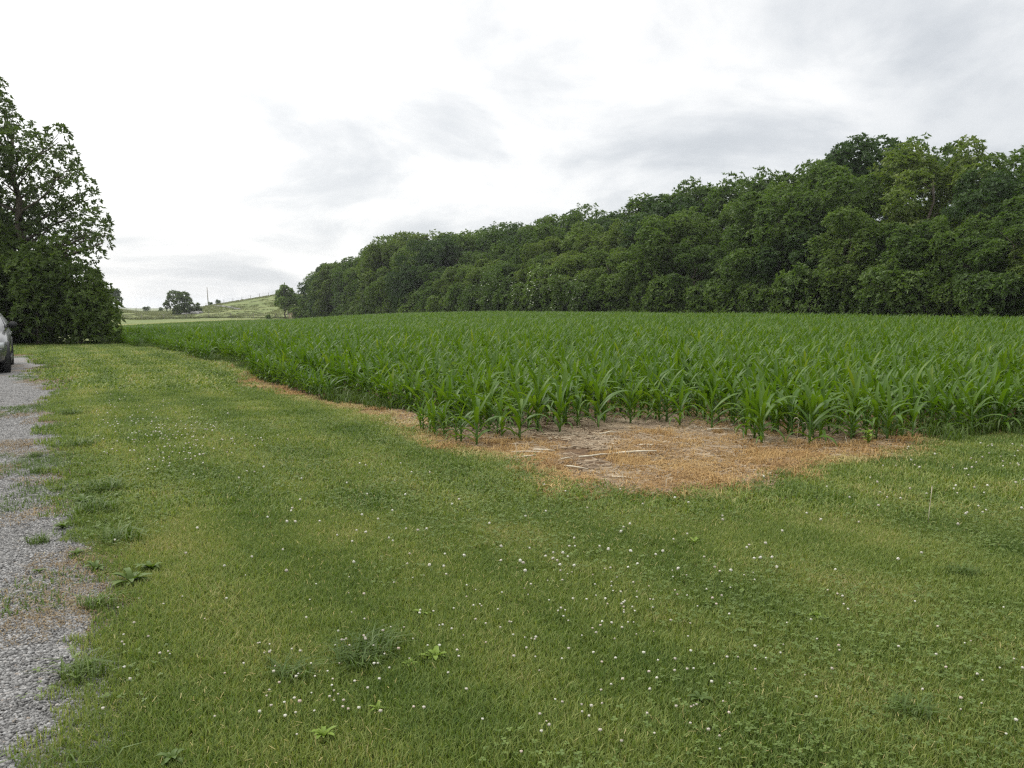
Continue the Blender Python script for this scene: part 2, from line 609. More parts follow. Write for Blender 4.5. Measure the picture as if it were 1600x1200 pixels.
def strip_d(x, y):
    """Dead strip beside the corn: positive inside."""
    s, t = st(x, y)
    w = 0.07 + 0.13 * (vnoise(s, t * 0, 0.5, 31)) - 0.45 * smooth(17, 31, s)
    c = corn_left(s) - 0.12
    return w - np.abs(t - c) + 0.10 * (vnoise(x, y, 3, 33) - 0.5) - 5 * (s < 8)


def drive_d(x, y):
    """Signed distance into the gravel (positive inside)."""
    s, t = st(x, y)
    edge = 0.24 + (0.26 - 0.15 * smooth(5, 9, s)) * (fbm(s, t, 0.9, 41) - 0.5) * 2 + 0.18 * (vnoise(x, y, 3.5, 43) - 0.5)
    edge = edge + 0.16 * smooth(6.5, 3.5, s) * 0.0 - 0.20 * smooth(4.6, 3.2, s) + 0.10 * smooth(12, 18, s)
    d = edge - t
    d = np.minimum(d, t + 5.2)
    d = np.minimum(d, 31.5 + 0.5 * (vnoise(t, s * 0, 0.8, 44) - 0.5) - s)
    return d


def axis_lines(segs):
    out = [segs[0][0]]
    for a, b, step0, step1 in segs:
        x = a
        while x < b - 1e-6:
            k = (x - a) / (b - a)
            x = min(b, x + step0 + (step1 - step0) * k)
            out.append(x)
    return np.array(out)


SL = axis_lines([(-120, -6, 20, 0.6), (-6, 0, 0.6, 0.14), (0, 7, 0.055, 0.075), (7, 26, 0.09, 0.2), (26, 60, 0.2, 1.2), (60, 330, 1.4, 4.0), (330, 2400, 5, 220)])
TL = axis_lines([(-1400, -6, 160, 0.8), (-6, -1, 0.5, 0.10), (-1, 1.2, 0.05, 0.05), (1.2, 15, 0.09, 0.16), (15, 80, 0.25, 2.2), (80, 1800, 3, 200)])
S2, T2 = np.meshgrid(SL, TL, indexing='ij')
GX, GY = xy(S2, T2)
GZ = ground_z(GX, GY)
ns, ntt = S2.shape
cx = (GX[:-1, :-1] + GX[1:, 1:]) / 2
cyy = (GY[:-1, :-1] + GY[1:, 1:]) / 2
cs, ct = st(cx, cyy)
kind = np.zeros(cx.shape, int)                                   # 0 pasture (the ground sheet)
lawn_zone = (cs > -60) & (cs < 48) & (ct > -14) & (ct < 60) & (cyy < 60)
kind[lawn_zone] = 1
kind[in_corn(cx, cyy)] = 3
thick = (np.hypot((cx + 25.5) / 5.5, (cyy - 43.0) / 4.6) < 1) & (kind == 1)  # dark floor colour below the thicket stands in for its shade
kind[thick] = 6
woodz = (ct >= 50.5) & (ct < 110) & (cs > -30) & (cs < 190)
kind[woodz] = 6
hay = (cs >= 176) & (cs < 196) & (ct < 60) & (ct > -60) & (kind != 3) & (kind != 6)
kind[hay] = 5
pd = patch_d(cx, cyy)
kind[((pd > 0) | (strip_d(cx, cyy) > 0)) & (kind == 1)] = 4
kind[(drive_d(cx, cyy) > 0) & (kind != 3)] = 2
vid = np.arange(ns * ntt).reshape(ns, ntt)
quads = np.stack([vid[:-1, :-1], vid[:-1, 1:], vid[1:, 1:], vid[1:, :-1]], -1)
# (s,t) runs so that this order faces up
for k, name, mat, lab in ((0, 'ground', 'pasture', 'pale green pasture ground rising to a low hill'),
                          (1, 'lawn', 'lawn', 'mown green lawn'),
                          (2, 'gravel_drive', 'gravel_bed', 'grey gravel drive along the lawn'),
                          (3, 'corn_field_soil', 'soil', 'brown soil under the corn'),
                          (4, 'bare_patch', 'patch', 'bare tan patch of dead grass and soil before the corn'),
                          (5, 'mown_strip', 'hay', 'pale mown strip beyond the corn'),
                          (6, 'woodland_floor', 'floor_wood', 'dark leaf litter under the wood, and shade coloured in below the thicket')):
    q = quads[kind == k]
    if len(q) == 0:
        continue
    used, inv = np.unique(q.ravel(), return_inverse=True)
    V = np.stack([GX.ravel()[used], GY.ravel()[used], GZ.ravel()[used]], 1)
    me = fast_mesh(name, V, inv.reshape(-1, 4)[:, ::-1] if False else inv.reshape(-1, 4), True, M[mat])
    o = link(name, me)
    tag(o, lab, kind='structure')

# ------------------------------------------------------------------ scatter (geometry nodes) for what nobody could count
def src_collection(name, meshes):
    c = bpy.data.collections.new(name)
    for i, me in enumerate(meshes):
        o = bpy.data.objects.new('%s_%02d' % (name, i), me)
        c.objects.link(o)
    return c


def scatter(name, pts, rot, scl, idx, coll, label, cat=None, mat=None):
    me = bpy.data.meshes.new(name)
    n = len(pts)
    me.vertices.add(n)
    me.vertices.foreach_set('co', np.ascontiguousarray(pts, dtype=np.float32).ravel())
    a = me.attributes.new('rot', 'FLOAT_VECTOR', 'POINT')
    a.data.foreach_set('vector', np.ascontiguousarray(rot, dtype=np.float32).ravel())
    a = me.attributes.new('scl', 'FLOAT', 'POINT')
    a.data.foreach_set('value', np.ascontiguousarray(scl, dtype=np.float32))
    a = me.attributes.new('idx', 'INT', 'POINT')
    a.data.foreach_set('value', np.ascontiguousarray(idx, dtype=np.int32))
    o = link(name, me, mat)
    g = bpy.data.node_groups.new(name + '_scatter', 'GeometryNodeTree')
    g.interface.new_socket('Geometry', in_out='INPUT', socket_type='NodeSocketGeometry')
    g.interface.new_socket('Geometry', in_out='OUTPUT', socket_type='NodeSocketGeometry')
    gi = g.nodes.new('NodeGroupInput')
    go = g.nodes.new('NodeGroupOutput')
    ci = g.nodes.new('GeometryNodeCollectionInfo')
    ci.inputs['Collection'].default_value = coll
    ci.inputs['Separate Children'].default_value = True
    ci.inputs['Reset Children'].default_value = True
    ip = g.nodes.new('GeometryNodeInstanceOnPoints')
    ip.inputs['Pick Instance'].default_value = True
    def na(nm, dt):
        x = g.nodes.new('GeometryNodeInputNamedAttribute')
        x.data_type = dt
        x.inputs['Name'].default_value = nm
        return x.outputs['Attribute']
    g.links.new(gi.outputs[0], ip.inputs['Points'])
    g.links.new(ci.outputs[0], ip.inputs['Instance'])
    g.links.new(na('idx', 'INT'), ip.inputs['Instance Index'])
    g.links.new(na('rot', 'FLOAT_VECTOR'), ip.inputs['Rotation'])
    g.links.new(na('scl', 'FLOAT'), ip.inputs['Scale'])
    g.links.new(ip.outputs[0], go.inputs[0])
    md = o.modifiers.new('scatter', 'NODES')
    md.node_group = g
    tag(o, label, cat, kind='stuff')
    return o


def blades_mesh(name, n, rad, h0, h1, w, lean, mat, square=True, seed=0, curl=0.5):
    """A square of ground covered with bent blades, three triangles each."""
    r = np.random.default_rng(seed)
    bx = (r.random(n) - 0.5) * 2 * rad
    by = (r.random(n) - 0.5) * 2 * rad
    h = h0 + (h1 - h0) * r.random(n) ** 1.3
    th = r.random(n) * 2 * np.pi
    ln = lean * (0.3 + r.random(n))
    ww = w * (0.6 + 0.8 * r.random(n)) / 2
    dx, dy = np.cos(th), np.sin(th)
    ph = th + np.pi / 2 + (r.random(n) - 0.5) * 1.2
    px, py = np.cos(ph) * ww, np.sin(ph) * ww
    z0 = np.full(n, -0.012)
    mx, my, mz = bx + dx * h * ln * 0.35, by + dy * h * ln * 0.35, h * 0.62
    tx, ty = bx + dx * h * ln * (1 + curl * 0.3), by + dy * h * ln * (1 + curl * 0.3)
    tz = h * np.clip(1.0 - curl * ln * 0.45, 0.35, 1)
    V = np.stack([np.stack([bx - px, by - py, z0], 1), np.stack([bx + px, by + py, z0], 1),
                  np.stack([mx - px * .9, my - py * .9, mz], 1), np.stack([mx + px * .9, my + py * .9, mz], 1),
                  np.stack([tx, ty, tz], 1)], 1).reshape(-1, 3)
    b = (np.arange(n) * 5)[:, None]
    Fc = np.concatenate([b + np.array([[0, 1, 3]]), b + np.array([[0, 3, 2]]), b + np.array([[2, 3, 4]])], 1).reshape(-1, 3)
    return fast_mesh(name, V, Fc, False, mat)


def grid_points(x0, x1, y0, y1, step, jit=0.5):
    gx, gy = np.meshgrid(np.arange(x0, x1, step), np.arange(y0, y1, step))
    gx = gx.ravel() + (rng.random(gx.size) - 0.5) * step * jit
    gy = gy.ravel() + (rng.random(gy.size) - 0.5) * step * jit
    return gx, gy


def in_view(x, y, m=1.2):
    return (np.abs(x) < 0.64 * y + m) & (y > 1.5)


# --- the lawn grass, denser near the camera
def lawn_mask(x, y, edge=0.0):
    s, t = st(x, y)
    g = (drive_d(x, y) < 0.06 + edge) & ~in_corn(x, y)
    g &= (patch_d(x, y) < -0.02 + 0.25 * (vnoise(x, y, 5, 61) ** 2)) & (strip_d(x, y) < 0.0)
    g &= (s < 48) & (t < 60)
    return g


def lawn_scatter(name, y0, y1, step, meshes, coll_name, label, tilt=0.06, smin=0.85, smax=1.2):
    gx, gy = grid_points(-32, 32, y0, y1, step)
    k = in_view(gx, gy) & lawn_mask(gx, gy)
    gx, gy = gx[k], gy[k]
    n = len(gx)
    big = fbm(gx, gy, 0.7, 71)
    sc = (smin + (smax - smin) * rng.random(n)) * (0.75 + 0.5 * big)
    dd = drive_d(gx, gy)
    sc *= 1 + 0.7 * np.clip(1 - np.abs(dd + 0.3) / 0.5, 0, 1) * vnoise(gx, gy, 1.3, 72)
    P = np.stack([gx, gy, ground_z(gx, gy)], 1)
    Rt = np.stack([(rng.random(n) - 0.5) * tilt, (rng.random(n) - 0.5) * tilt, rng.random(n) * 6.283], 1)
    return scatter(name, P, Rt, sc, rng.integers(0, len(meshes), n), src_collection(coll_name, meshes), label)


near_m = [blades_mesh('near_turf', 1150, 0.16, 0.016, 0.046, 0.0030, 0.65, M['grass'], seed=i, curl=0.3) for i in range(4)]
mid_m = [blades_mesh('mid_turf', 620, 0.24, 0.02, 0.065, 0.007, 0.7, M['grass'], seed=10 + i) for i in range(4)]
far_m = [blades_mesh('far_turf', 330, 0.50, 0.03, 0.08, 0.022, 0.9, M['grass'], seed=20 + i) for i in range(3)]
lawn_scatter('grass', 1.5, 6.2, 0.17, near_m, 'near_turf_source', 'short mown lawn grass close by with clover in it')
lawn_scatter('grass', 6.2, 15.0, 0.32, mid_m, 'mid_turf_source', 'short mown lawn grass around the bare patch')
lawn_scatter('grass', 15.0, 48.0, 0.68, far_m, 'far_turf_source', 'short mown lawn grass running to the dark trees')


def clover_mesh(name, n, rad, seed):
    r = np.random.default_rng(seed)
    V, Fc = [], []
    for _ in range(n):
        x, y = (r.random(2) - 0.5) * 2 * rad
        z = 0.02 + 0.03 * r.random()
        a0 = r.random() * 6.28
        L = 0.007 + 0.005 * r.random()
        tl = (r.random(2) - 0.5) * 0.6
        for k in range(3):
            a = a0 + k * 2.094
            c, s_ = math.cos(a), math.sin(a)
            b = len(V)
            for u, w in ((0, 0), (0.6, 0.48), (1.05, 0.3), (1.05, -0.3), (0.6, -0.48)):
                dx, dy = (u * c - w * s_) * L, (u * s_ + w * c) * L
                V.append((x + dx, y + dy, z + dx * tl[0] + dy * tl[1] + 0.15 * L * abs(w)))
            Fc += [(b, b + 1, b + 2), (b, b + 2, b + 3), (b, b + 3, b + 4)]
    return fast_mesh(name, np.array(V), np.array(Fc), False, M['clover'])


cl_m = [clover_mesh('clover_patch', 46, 0.20, 5 + i) for i in range(3)]
gx, gy = grid_points(-8, 8, 1.7, 11, 0.27)
k = in_view(gx, gy) & lawn_mask(gx, gy) & (fbm(gx, gy, 0.55, 81) + 0.25 * rng.random(len(gx)) > 0.62)
gx, gy = gx[k], gy[k]
n = len(gx)
scatter('clover_leaves', np.stack([gx, gy, ground_z(gx, gy)], 1), np.stack([0 * gx, 0 * gx, rng.random(n) * 6.28], 1), 0.9 + 0.5 * rng.random(n),
        rng.integers(0, 3, n), src_collection('clover_source', cl_m), 'patches of small round clover leaves in the lawn')

# dry clippings lying in the lawn
def clip_mesh(name, n, rad, seed):
    r = np.random.default_rng(seed)
    V, Fc = [], []
    for i in range(n):
        x, y = (r.random(2) - 0.5) * 2 * rad
        L, w, a = 0.008 + 0.022 * r.random() ** 2, 0.0006 + 0.0006 * r.random(), r.random() * 6.28
        c, s1 = math.cos(a), math.sin(a)
        z, dz = 0.02 + 0.03 * r.random(), (r.random() - .5) * 0.02
        b = len(V)
        for e_ in (-1, 1):
            for q in (-w, w):
                V.append((x + e_ * c * L / 2 - s1 * q, y + e_ * s1 * L / 2 + c * q, z + e_ * dz))
        Fc += [(b, b + 1, b + 3), (b, b + 3, b + 2)]
    return fast_mesh(name, np.array(V), np.array(Fc), False, M['pale_dry'])


cp_m = [clip_mesh('clippings', 60, 0.25, 900 + i) for i in range(3)]
gx, gy = grid_points(-9, 9, 1.7, 13, 0.42)
k = in_view(gx, gy) & lawn_mask(gx, gy) & (fbm(gx, gy, 0.8, 83) + 0.2 * rng.random(len(gx)) > 0.52)
gx, gy = gx[k], gy[k]
n = len(gx)
scatter('grass_clippings', np.stack([gx, gy, ground_z(gx, gy)], 1), np.stack([0 * gx, 0 * gx, rng.random(n) * 6.28], 1), 0.8 + 0.5 * rng.random(n),
        rng.integers(0, 3, n), src_collection('clippings_source', cp_m), 'dry pale clippings lying in the mown lawn')

# --- dead grass on the bare patch, along the strip and at the gravel's edge
dry_m = [blades_mesh('dry_tuft', 260, 0.17, 0.012, 0.060, 0.0045, 2.6, M['dry'], seed=40 + i, curl=0.9) for i in range(4)]
dry_m += [blades_mesh('dry_tuft', 240, 0.17, 0.015, 0.055, 0.005, 1.6, M['pale_dry'], seed=46 + i) for i in range(2)]
dry_m += [blades_mesh('dry_tuft', 60, 0.12, 0.04, 0.15, 0.005, 1.5, M['dry'], seed=50 + i, curl=0.8) for i in range(2)]
gx, gy = grid_points(-22, 12, 6, 40, 0.17)
pdv, sdv = patch_d(gx, gy), strip_d(gx, gy)
orange = fbm(gx, gy, 0.55, 91)
s_, t_ = st(gx, gy)
corn_here = in_corn(gx, gy)
k = in_view(gx, gy) & (((pdv > -0.16) & (pdv < 0.25)) | ((pdv > 0) & (orange > 0.46 - 0.16 * smooth(0.2, 2.0, gx))) | ((sdv > -0.06) & (rng.random(len(gx)) < 0.6))) & ((~corn_here) | (rng.random(len(gx)) < 0.35) & (pdv > 0))
k &= rng.random(len(gx)) < 0.85
gx, gy = gx[k], gy[k]
n = len(gx)
pale = (patch_d(gx, gy) < 0.05) & (vnoise(gx, gy, 1.1, 97) > 0.35)
ix = np.where(rng.random(n) < 0.10, rng.integers(6, 8, n), np.where(pale, rng.integers(4, 6, n), rng.integers(0, 4, n)))
scatter('dry_grass', np.stack([gx, gy, ground_z(gx, gy)], 1), np.stack([(rng.random(n) - .5) * .2, (rng.random(n) - .5) * .2, rng.random(n) * 6.28], 1),
        0.7 + 0.7 * rng.random(n), ix, src_collection('dry_source', dry_m), 'dead orange and straw coloured grass around the bare patch')

# straw litter lying flat
def litter_mesh(name, n, rad, seed):
    r = np.random.default_rng(seed)
    V, Fc = [], []
    for i in range(n):
        x, y = (r.random(2) - 0.5) * 2 * rad
        L = 0.03 + 0.16 * r.random() ** 2
        w = 0.002 + 0.006 * r.random() ** 2
        a = r.normal(0.0, 0.9)
        c, s1 = math.cos(a), math.sin(a)
        z = 0.004 + 0.02 * r.random()
        dz = (r.random() - 0.5) * 0.02
        b = len(V)
        for e in (-1, 1):
            for (q, zz) in ((-w, 0), (0, w * 1.4), (w, 0)):
                V.append((x + e * c * L / 2 - s1 * q, y + e * s1 * L / 2 + c * q, z + zz + e * dz))
        Fc += [(b, b + 3, b + 4), (b, b + 4, b + 1), (b + 1, b + 4, b + 5), (b + 1, b + 5, b + 2)]
    return fast_mesh(name, np.array(V), np.array(Fc), False, M['straw'])


li_m = [litter_mesh('litter', 85, 0.22, 60 + i) for i in range(4)]
gx, gy = grid_points(-6, 9, 6, 12.5, 0.24)
pdv = patch_d(gx, gy)
lit = fbm(gx, gy, 0.6, 95)
k = (pdv > 0.1) & (rng.random(len(gx)) < 0.35 + 0.65 * (lit < 0.52))
gx, gy = gx[k], gy[k]
n = len(gx)
scatter('straw_litter', np.stack([gx, gy, ground_z(gx, gy)], 1), np.stack([0 * gx, 0 * gx, (rng.random(n) - .5) * 1.0], 1), 0.8 + 0.5 * rng.random(n),
        rng.integers(0, 4, n), src_collection('litter_source', li_m), 'broken grey and tan straw lying on the bare patch')

# --- gravel stones
def gravel_mesh(name, n, rad, seed, r0=0.006, r1=0.02):
    r = np.random.default_rng(seed)
    base = np.array([(1, 0, 0), (-1, 0, 0), (0, 1, 0), (0, -1, 0), (0, 0, 1), (0, 0, -1), (.62, .62, .5), (-.62, .6, .5), (.6, -.62, .45), (-.6, -.6, .5)], float)
    tri = np.array([(4, 0, 6), (4, 6, 2), (4, 2, 7), (4, 7, 1), (4, 1, 9), (4, 9, 3), (4, 3, 8), (4, 8, 0), (0, 2, 6), (2, 1, 7), (1, 3, 9), (3, 0, 8), (5, 2, 0), (5, 1, 2), (5, 3, 1), (5, 0, 3)])
    V, Fc = [], []
    for i in range(n):
        x, y = (r.random(2) - 0.5) * 2 * rad
        q = r0 + (r1 - r0) * r.random() ** 1.8
        sc = q * np.array([1 + .5 * r.random(), 0.8 + .4 * r.random(), 0.5 + .35 * r.random()])
        v = base * (0.55 + 0.75 * r.random((10, 1))) * sc
        a, bq = r.random() * 6.28, (r.random() - .5) * 0.9
        Rz = np.array([[math.cos(a), -math.sin(a), 0], [math.sin(a), math.cos(a), 0], [0, 0, 1]])
        Rx = np.array([[1, 0, 0], [0, math.cos(bq), -math.sin(bq)], [0, math.sin(bq), math.cos(bq)]])
        v = v @ Rx.T @ Rz.T + np.array([x, y, q * (0.15 + 0.4 * r.random())])
        Fc.append(tri + len(V) * 10)
        V.append(v)
    return fast_mesh(name, np.concatenate(V), np.concatenate(Fc), False, M['stone'])


gr_m = [gravel_mesh('gravel_patch', 1300, 0.17, 70 + i, 0.0030, 0.0100) for i in range(4)]
gx, gy = grid_points(-14, 1, 1.4, 18, 0.21)
k = in_view(gx, gy, 0.9) & (drive_d(gx, gy) > 0.02) & (fbm(gx, gy, 1.3, 99) < 0.95)
gx, gy = gx[k], gy[k]
n = len(gx)
scatter('gravel', np.stack([gx, gy, ground_z(gx, gy)], 1), np.stack([0 * gx, 0 * gx, rng.random(n) * 6.28], 1), 0.9 + 0.25 * rng.random(n),
        rng.integers(0, 4, n), src_collection('gravel_source', gr_m), 'loose grey crushed stone on the drive')

# --- sparse dry and green grass growing into the gravel
ed_m = [blades_mesh('edge_dry', 260, 0.16, 0.008, 0.035, 0.004, 2.0, M['edge_dry'], seed=80 + i) for i in range(2)]
ed_m += [blades_mesh('edge_green', 170, 0.15, 0.012, 0.055, 0.005, 1.4, M['weed'], seed=90 + i) for i in range(2)]
gx, gy = grid_points(-18, 1, 1.6, 30, 0.20)
dd = drive_d(gx, gy)
mo = fbm(gx, gy, 1.2, 101)
k = in_view(gx, gy, 0.9) & (dd > -0.15) & (dd < 1.3) & (mo + 0.22 * rng.random(len(gx)) > 0.47 + 0.36 * np.clip(dd, 0, 1.3) + 0.06 * smooth(6, 10, gy))
gx, gy, dd = gx[k], gy[k], dd[k]
n = len(gx)
ix = np.where(vnoise(gx, gy, 1.8, 103) + 0.3 * rng.random(n) > 0.75, rng.integers(2, 4, n), rng.integers(0, 2, n))
scatter('edge_weeds', np.stack([gx, gy, ground_z(gx, gy)], 1), np.stack([0 * gx, 0 * gx, rng.random(n) * 6.28], 1), 0.6 + 0.8 * rng.random(n),
        ix, src_collection('edge_source', ed_m), 'thin dead and green grass creeping over the edge of the gravel')

# ------------------------------------------------------------------ corn
def corn_leaf_mesh(name, L, w, el0, droop, seed, twist=0.3, nseg=8):
    """One arching blade along +X: folded along its midrib, wavy at the margins; 32 triangles."""
    r = np.random.default_rng(seed)
    V, Fc = [], []
    x = z = 0.0
    ang = el0
    yaw = 0.0
    y = 0.0
    for i in range(nseg + 1):
        k = i / nseg
        ww = w * (0.55 + 1.6 * k) if k < 0.28 else w * (1.0 - ((k - 0.28) / 0.72) ** 2.2)
        ww = max(ww, 0.0015) / 2
        fold = 0.55 * (1 - k) + 0.12
        wav = 0.16 * math.sin(i * 2.1 + r.random()) * (1 if k < 0.9 else 0)
        tw = twist * k
        for e in (-1, 0, 1):
            yy = e * ww
            up = abs(e) * ww * (fold + wav * e)
            # lift is perpendicular to the running direction
            V.append((x - math.sin(ang) * (up + yy * tw), y + yy, z + math.cos(ang) * (up + yy * tw)))
        step = L / nseg
        x += math.cos(ang) * step
        z += math.sin(ang) * step
        y += yaw * step
        yaw += (r.random() - 0.5) * 0.18
        ang -= droop * (0.35 + 1.5 * k) / nseg
    for i in range(nseg):
        a = i * 3
        Fc += [(a, a + 3, a + 4, a + 1), (a + 1, a + 4, a + 5, a + 2)]
    return fast_mesh(name, np.array(V), np.array(Fc), True, M['corn'])


LEAVES = []          # (mesh, kind) kind 0 low, 1 middle, 2 upper, 3 whorl
for i in range(4):
    LEAVES.append((corn_leaf_mesh('corn_leaf', 0.38 + 0.05 * i, 0.044, R(40), R(115 + 12 * i), 200 + i), 0))
for i in range(5):
    LEAVES.append((corn_leaf_mesh('corn_leaf', 0.52 + 0.06 * (i % 3), 0.055, R(46 + 4 * i), R(90 + 18 * i), 210 + i), 1))
for i in range(5):
    LEAVES.append((corn_leaf_mesh('corn_leaf', 0.54 + 0.05 * (i % 3), 0.058, R(54 + 4 * i), R(60 + 24 * i), 220 + i), 2))
for i in range(4):
    LEAVES.append((corn_leaf_mesh('corn_leaf', 0.40 + 0.05 * i, 0.052, R(66 + 5 * i), R(18 + 16 * i), 230 + i), 3))


def stalk_mesh(seed):
    r = random.Random(seed)
    h = 0.40 + 0.05 * r.random()
    b1, b2 = (r.random() - .5) * .03, (r.random() - .5) * .03
    mb = MB().tube([(0, 0, -0.02), (b1 * .3, b2 * .3, h * .3), (b1, b2, h * .65), (b1, b2, h)], [0.014, 0.016, 0.013, 0.007], 6)
    return mb.mesh('corn_stalk', M['stalk'], True)


STALKS = [stalk_mesh(i) for i in range(4)]


def corn_plan(r, nl):
    """Where the leaves of one plant sit: (mesh index, height, azimuth, scale)."""
    out = []
    a0 = r.random() * 6.283
    for i in range(nl):
        k = i / (nl - 1)
        kd = 0 if k < 0.22 else 1 if k < 0.5 else 2 if k < 0.78 else 3
        ch = [j for j, (m, q) in enumerate(LEAVES) if q == kd]
        az = a0 + (i % 2) * math.pi + r.uniform(-0.85, 0.85)
        out.append((r.choice(ch), 0.05 + 0.32 * k, az, r.uniform(0.85, 1.12)))
    return out


def plan_mesh(name, plan, stalk):
    Vs, Fs, b = [], [], 0
    for (j, h, az, sc) in plan:
        me = LEAVES[j][0]
        v = np.empty(len(me.vertices) * 3, np.float32)
        me.vertices.foreach_get('co', v)
        v = v.reshape(-1, 3) * sc
        c, s1 = math.cos(az), math.sin(az)
        v = v @ np.array([[c, s1, 0], [-s1, c, 0], [0, 0, 1]]) + np.array([0, 0, h])
        f = np.empty(len(me.polygons) * 4, np.int32)
        me.loops.foreach_get('vertex_index', f)
        Vs.append(v)
        Fs.append(f.reshape(-1, 4) + b)
        b += len(v)
    return np.concatenate(Vs), np.concatenate(Fs)


rr = random.Random(11)
PLANS = [corn_plan(rr, rr.choice((9, 10, 10, 11))) for _ in range(9)]
FOLI = []
FULL = []
for i, p in enumerate(PLANS):
    V, Fc = plan_mesh('corn_foliage', p, None)
    FOLI.append(fast_mesh('corn_foliage', V, Fc, True, M['corn']))
    # whole plant with a simple stalk, for the far mass
    h = 0.42
    ring = [(0.013 * math.cos(a), 0.013 * math.sin(a)) for a in (0, 1.57, 3.14, 4.71)]
    SV = np.array([(x, y, 0.0) for x, y in ring] + [(x * .6, y * .6, h) for x, y in ring])
    SF = np.array([(k, (k + 1) % 4, 4 + (k + 1) % 4, 4 + k) for k in range(4)]) + len(V)
    FULL.append(fast_mesh('corn_plant', np.concatenate([V, SV]), np.concatenate([Fc, SF]), True, M['corn']))

ROW, STEP = 0.62, 0.125
tt = np.arange(3.5, 50, ROW)
ss = np.arange(-20, 182, STEP)
TS, SS = np.meshgrid(tt, ss)
TS = TS.ravel() + (rng.random(TS.size) - 0.5) * 0.10
SS = SS.ravel() + (rng.random(SS.size) - 0.5) * 0.10
cxn, cyn = xy(SS, TS)
k = in_corn(cxn, cyn) & in_view(cxn, cyn, 3.0) & (rng.random(len(cxn)) < 0.95)
cxn, cyn, TSk, SSk = cxn[k], cyn[k], TS[k], SS[k]
# hand-placed plants standing in front of the block, along the bare patch
HAND_PX = [(745, 698), (812, 690), (875, 678), (935, 670), (985, 664), (1062, 668), (1112, 674), (1190, 696), (1265, 698), (1330, 690), (1425, 686)]
hx, hy = at([p[0] for p in HAND_PX], [p[1] for p in HAND_PX])
far_from_hand = np.min(np.hypot(cxn[:, None] - hx[None], cyn[:, None] - hy[None]), 1) > 0.26
cxn, cyn, TSk, SSk = cxn[far_from_hand], cyn[far_from_hand], TSk[far_from_hand], SSk[far_from_hand]
dist = np.hypot(cxn, cyn)
order = np.argsort(dist + 100 * (~in_view(cxn, cyn, 0.3)))
N_IND = 300 - len(hx)
ind, rest = order[:N_IND], order[N_IND:]
size = 0.74 + 0.26 * fbm(cxn, cyn, 0.22, 111) + 0.30 * (rng.random(len(cxn)) - 0.5)
size *= 0.74 + 0.26 * smooth(0.0, 1.1, TSk - corn_left(SSk))           # shorter along the lawn
zc = ground_z(cxn, cyn)
scatter('corn_crop', np.stack([cxn, cyn, zc], 1)[rest], np.stack([(rng.random(len(rest)) - .5) * .14, (rng.random(len(rest)) - .5) * .14, rng.random(len(rest)) * 6.283], 1),
        size[rest], rng.integers(0, len(FULL), len(rest)), src_collection('corn_source', FULL), 'mass of green corn plants filling the field to the wood')

GC = 'corn plants at the near edge of the field'


def corn_plant(x, y, z, sc, pl, detailed, label, r):
    root = empty('corn_plant', (x, y, z), r.random() * 6.283)
    root.scale = (sc, sc, sc)
    tag(root, label, 'corn plant', GC)
    link('stalk', STALKS[pl % len(STALKS)], parent=root)
    if detailed:
        for (j, h, az, s1) in PLANS[pl]:
            link('leaf', LEAVES[j][0], parent=root, loc=(0, 0, h), rot=(r.uniform(-.1, .1), r.uniform(-.1, .1), az), scale=(s1, s1, s1))
    else:
        link('foliage', FOLI[pl], parent=root)
    return root


ORD = ['first', 'second', 'third', 'fourth', 'fifth', 'sixth', 'seventh', 'eighth', 'ninth', 'tenth', 'eleventh']
rr = random.Random(5)
for i in range(len(hx)):
    corn_plant(float(hx[i]), float(hy[i]), float(ground_z(hx[i], hy[i])), [.95, .92, .9, .95, .85, .8, .88, .98, 1.0, .75, .7][i], (i * 4 + 1) % 9, True,
               'corn plant at the edge of the bare straw patch, %s from the left' % ORD[i], rr)
for q, i in enumerate(ind):
    lab = 'young corn plant with arching leaves in the outermost rows of the field' if q < 140 else 'leafy corn plant just behind the outermost rows of the field'
    corn_plant(float(cxn[i]), float(cyn[i]), float(zc[i]), float(size[i]), rr.randrange(9), q < 140, lab, rr)

# weeds and grass growing under the corn's left edge
gx, gy = grid_points(-30, 9, 8, 46, 0.26)
s1, t1 = st(gx, gy)
e = t1 - corn_left(s1)
fe = gy - np.interp(gx, FRX, FRY)
k = in_view(gx, gy) & (((e > 0.08) & (e < 0.9) & (s1 > 9.5) & (rng.random(len(gx)) < 0.4)) | ((gx > 4.6) & (fe > -0.15) & (fe < 0.8) & (rng.random(len(gx)) < 0.6)))
gx, gy = gx[k], gy[k]
n = len(gx)
we_m = [blades_mesh('row_weed', 130, 0.17, 0.05, 0.22, 0.012, 0.8, M['weed'], seed=120 + i) for i in range(3)]
scatter('row_weeds', np.stack([gx, gy, ground_z(gx, gy)], 1), np.stack([0 * gx, 0 * gx, rng.random(n) * 6.28], 1), 0.6 + 0.7 * rng.random(n),
        rng.integers(0, 3, n), src_collection('row_weed_source', we_m), 'rank green grass under the edges of the corn')

# ------------------------------------------------------------------ trees
def unit(v):
    return v / np.maximum(np.linalg.norm(v, axis=-1, keepdims=True), 1e-9)


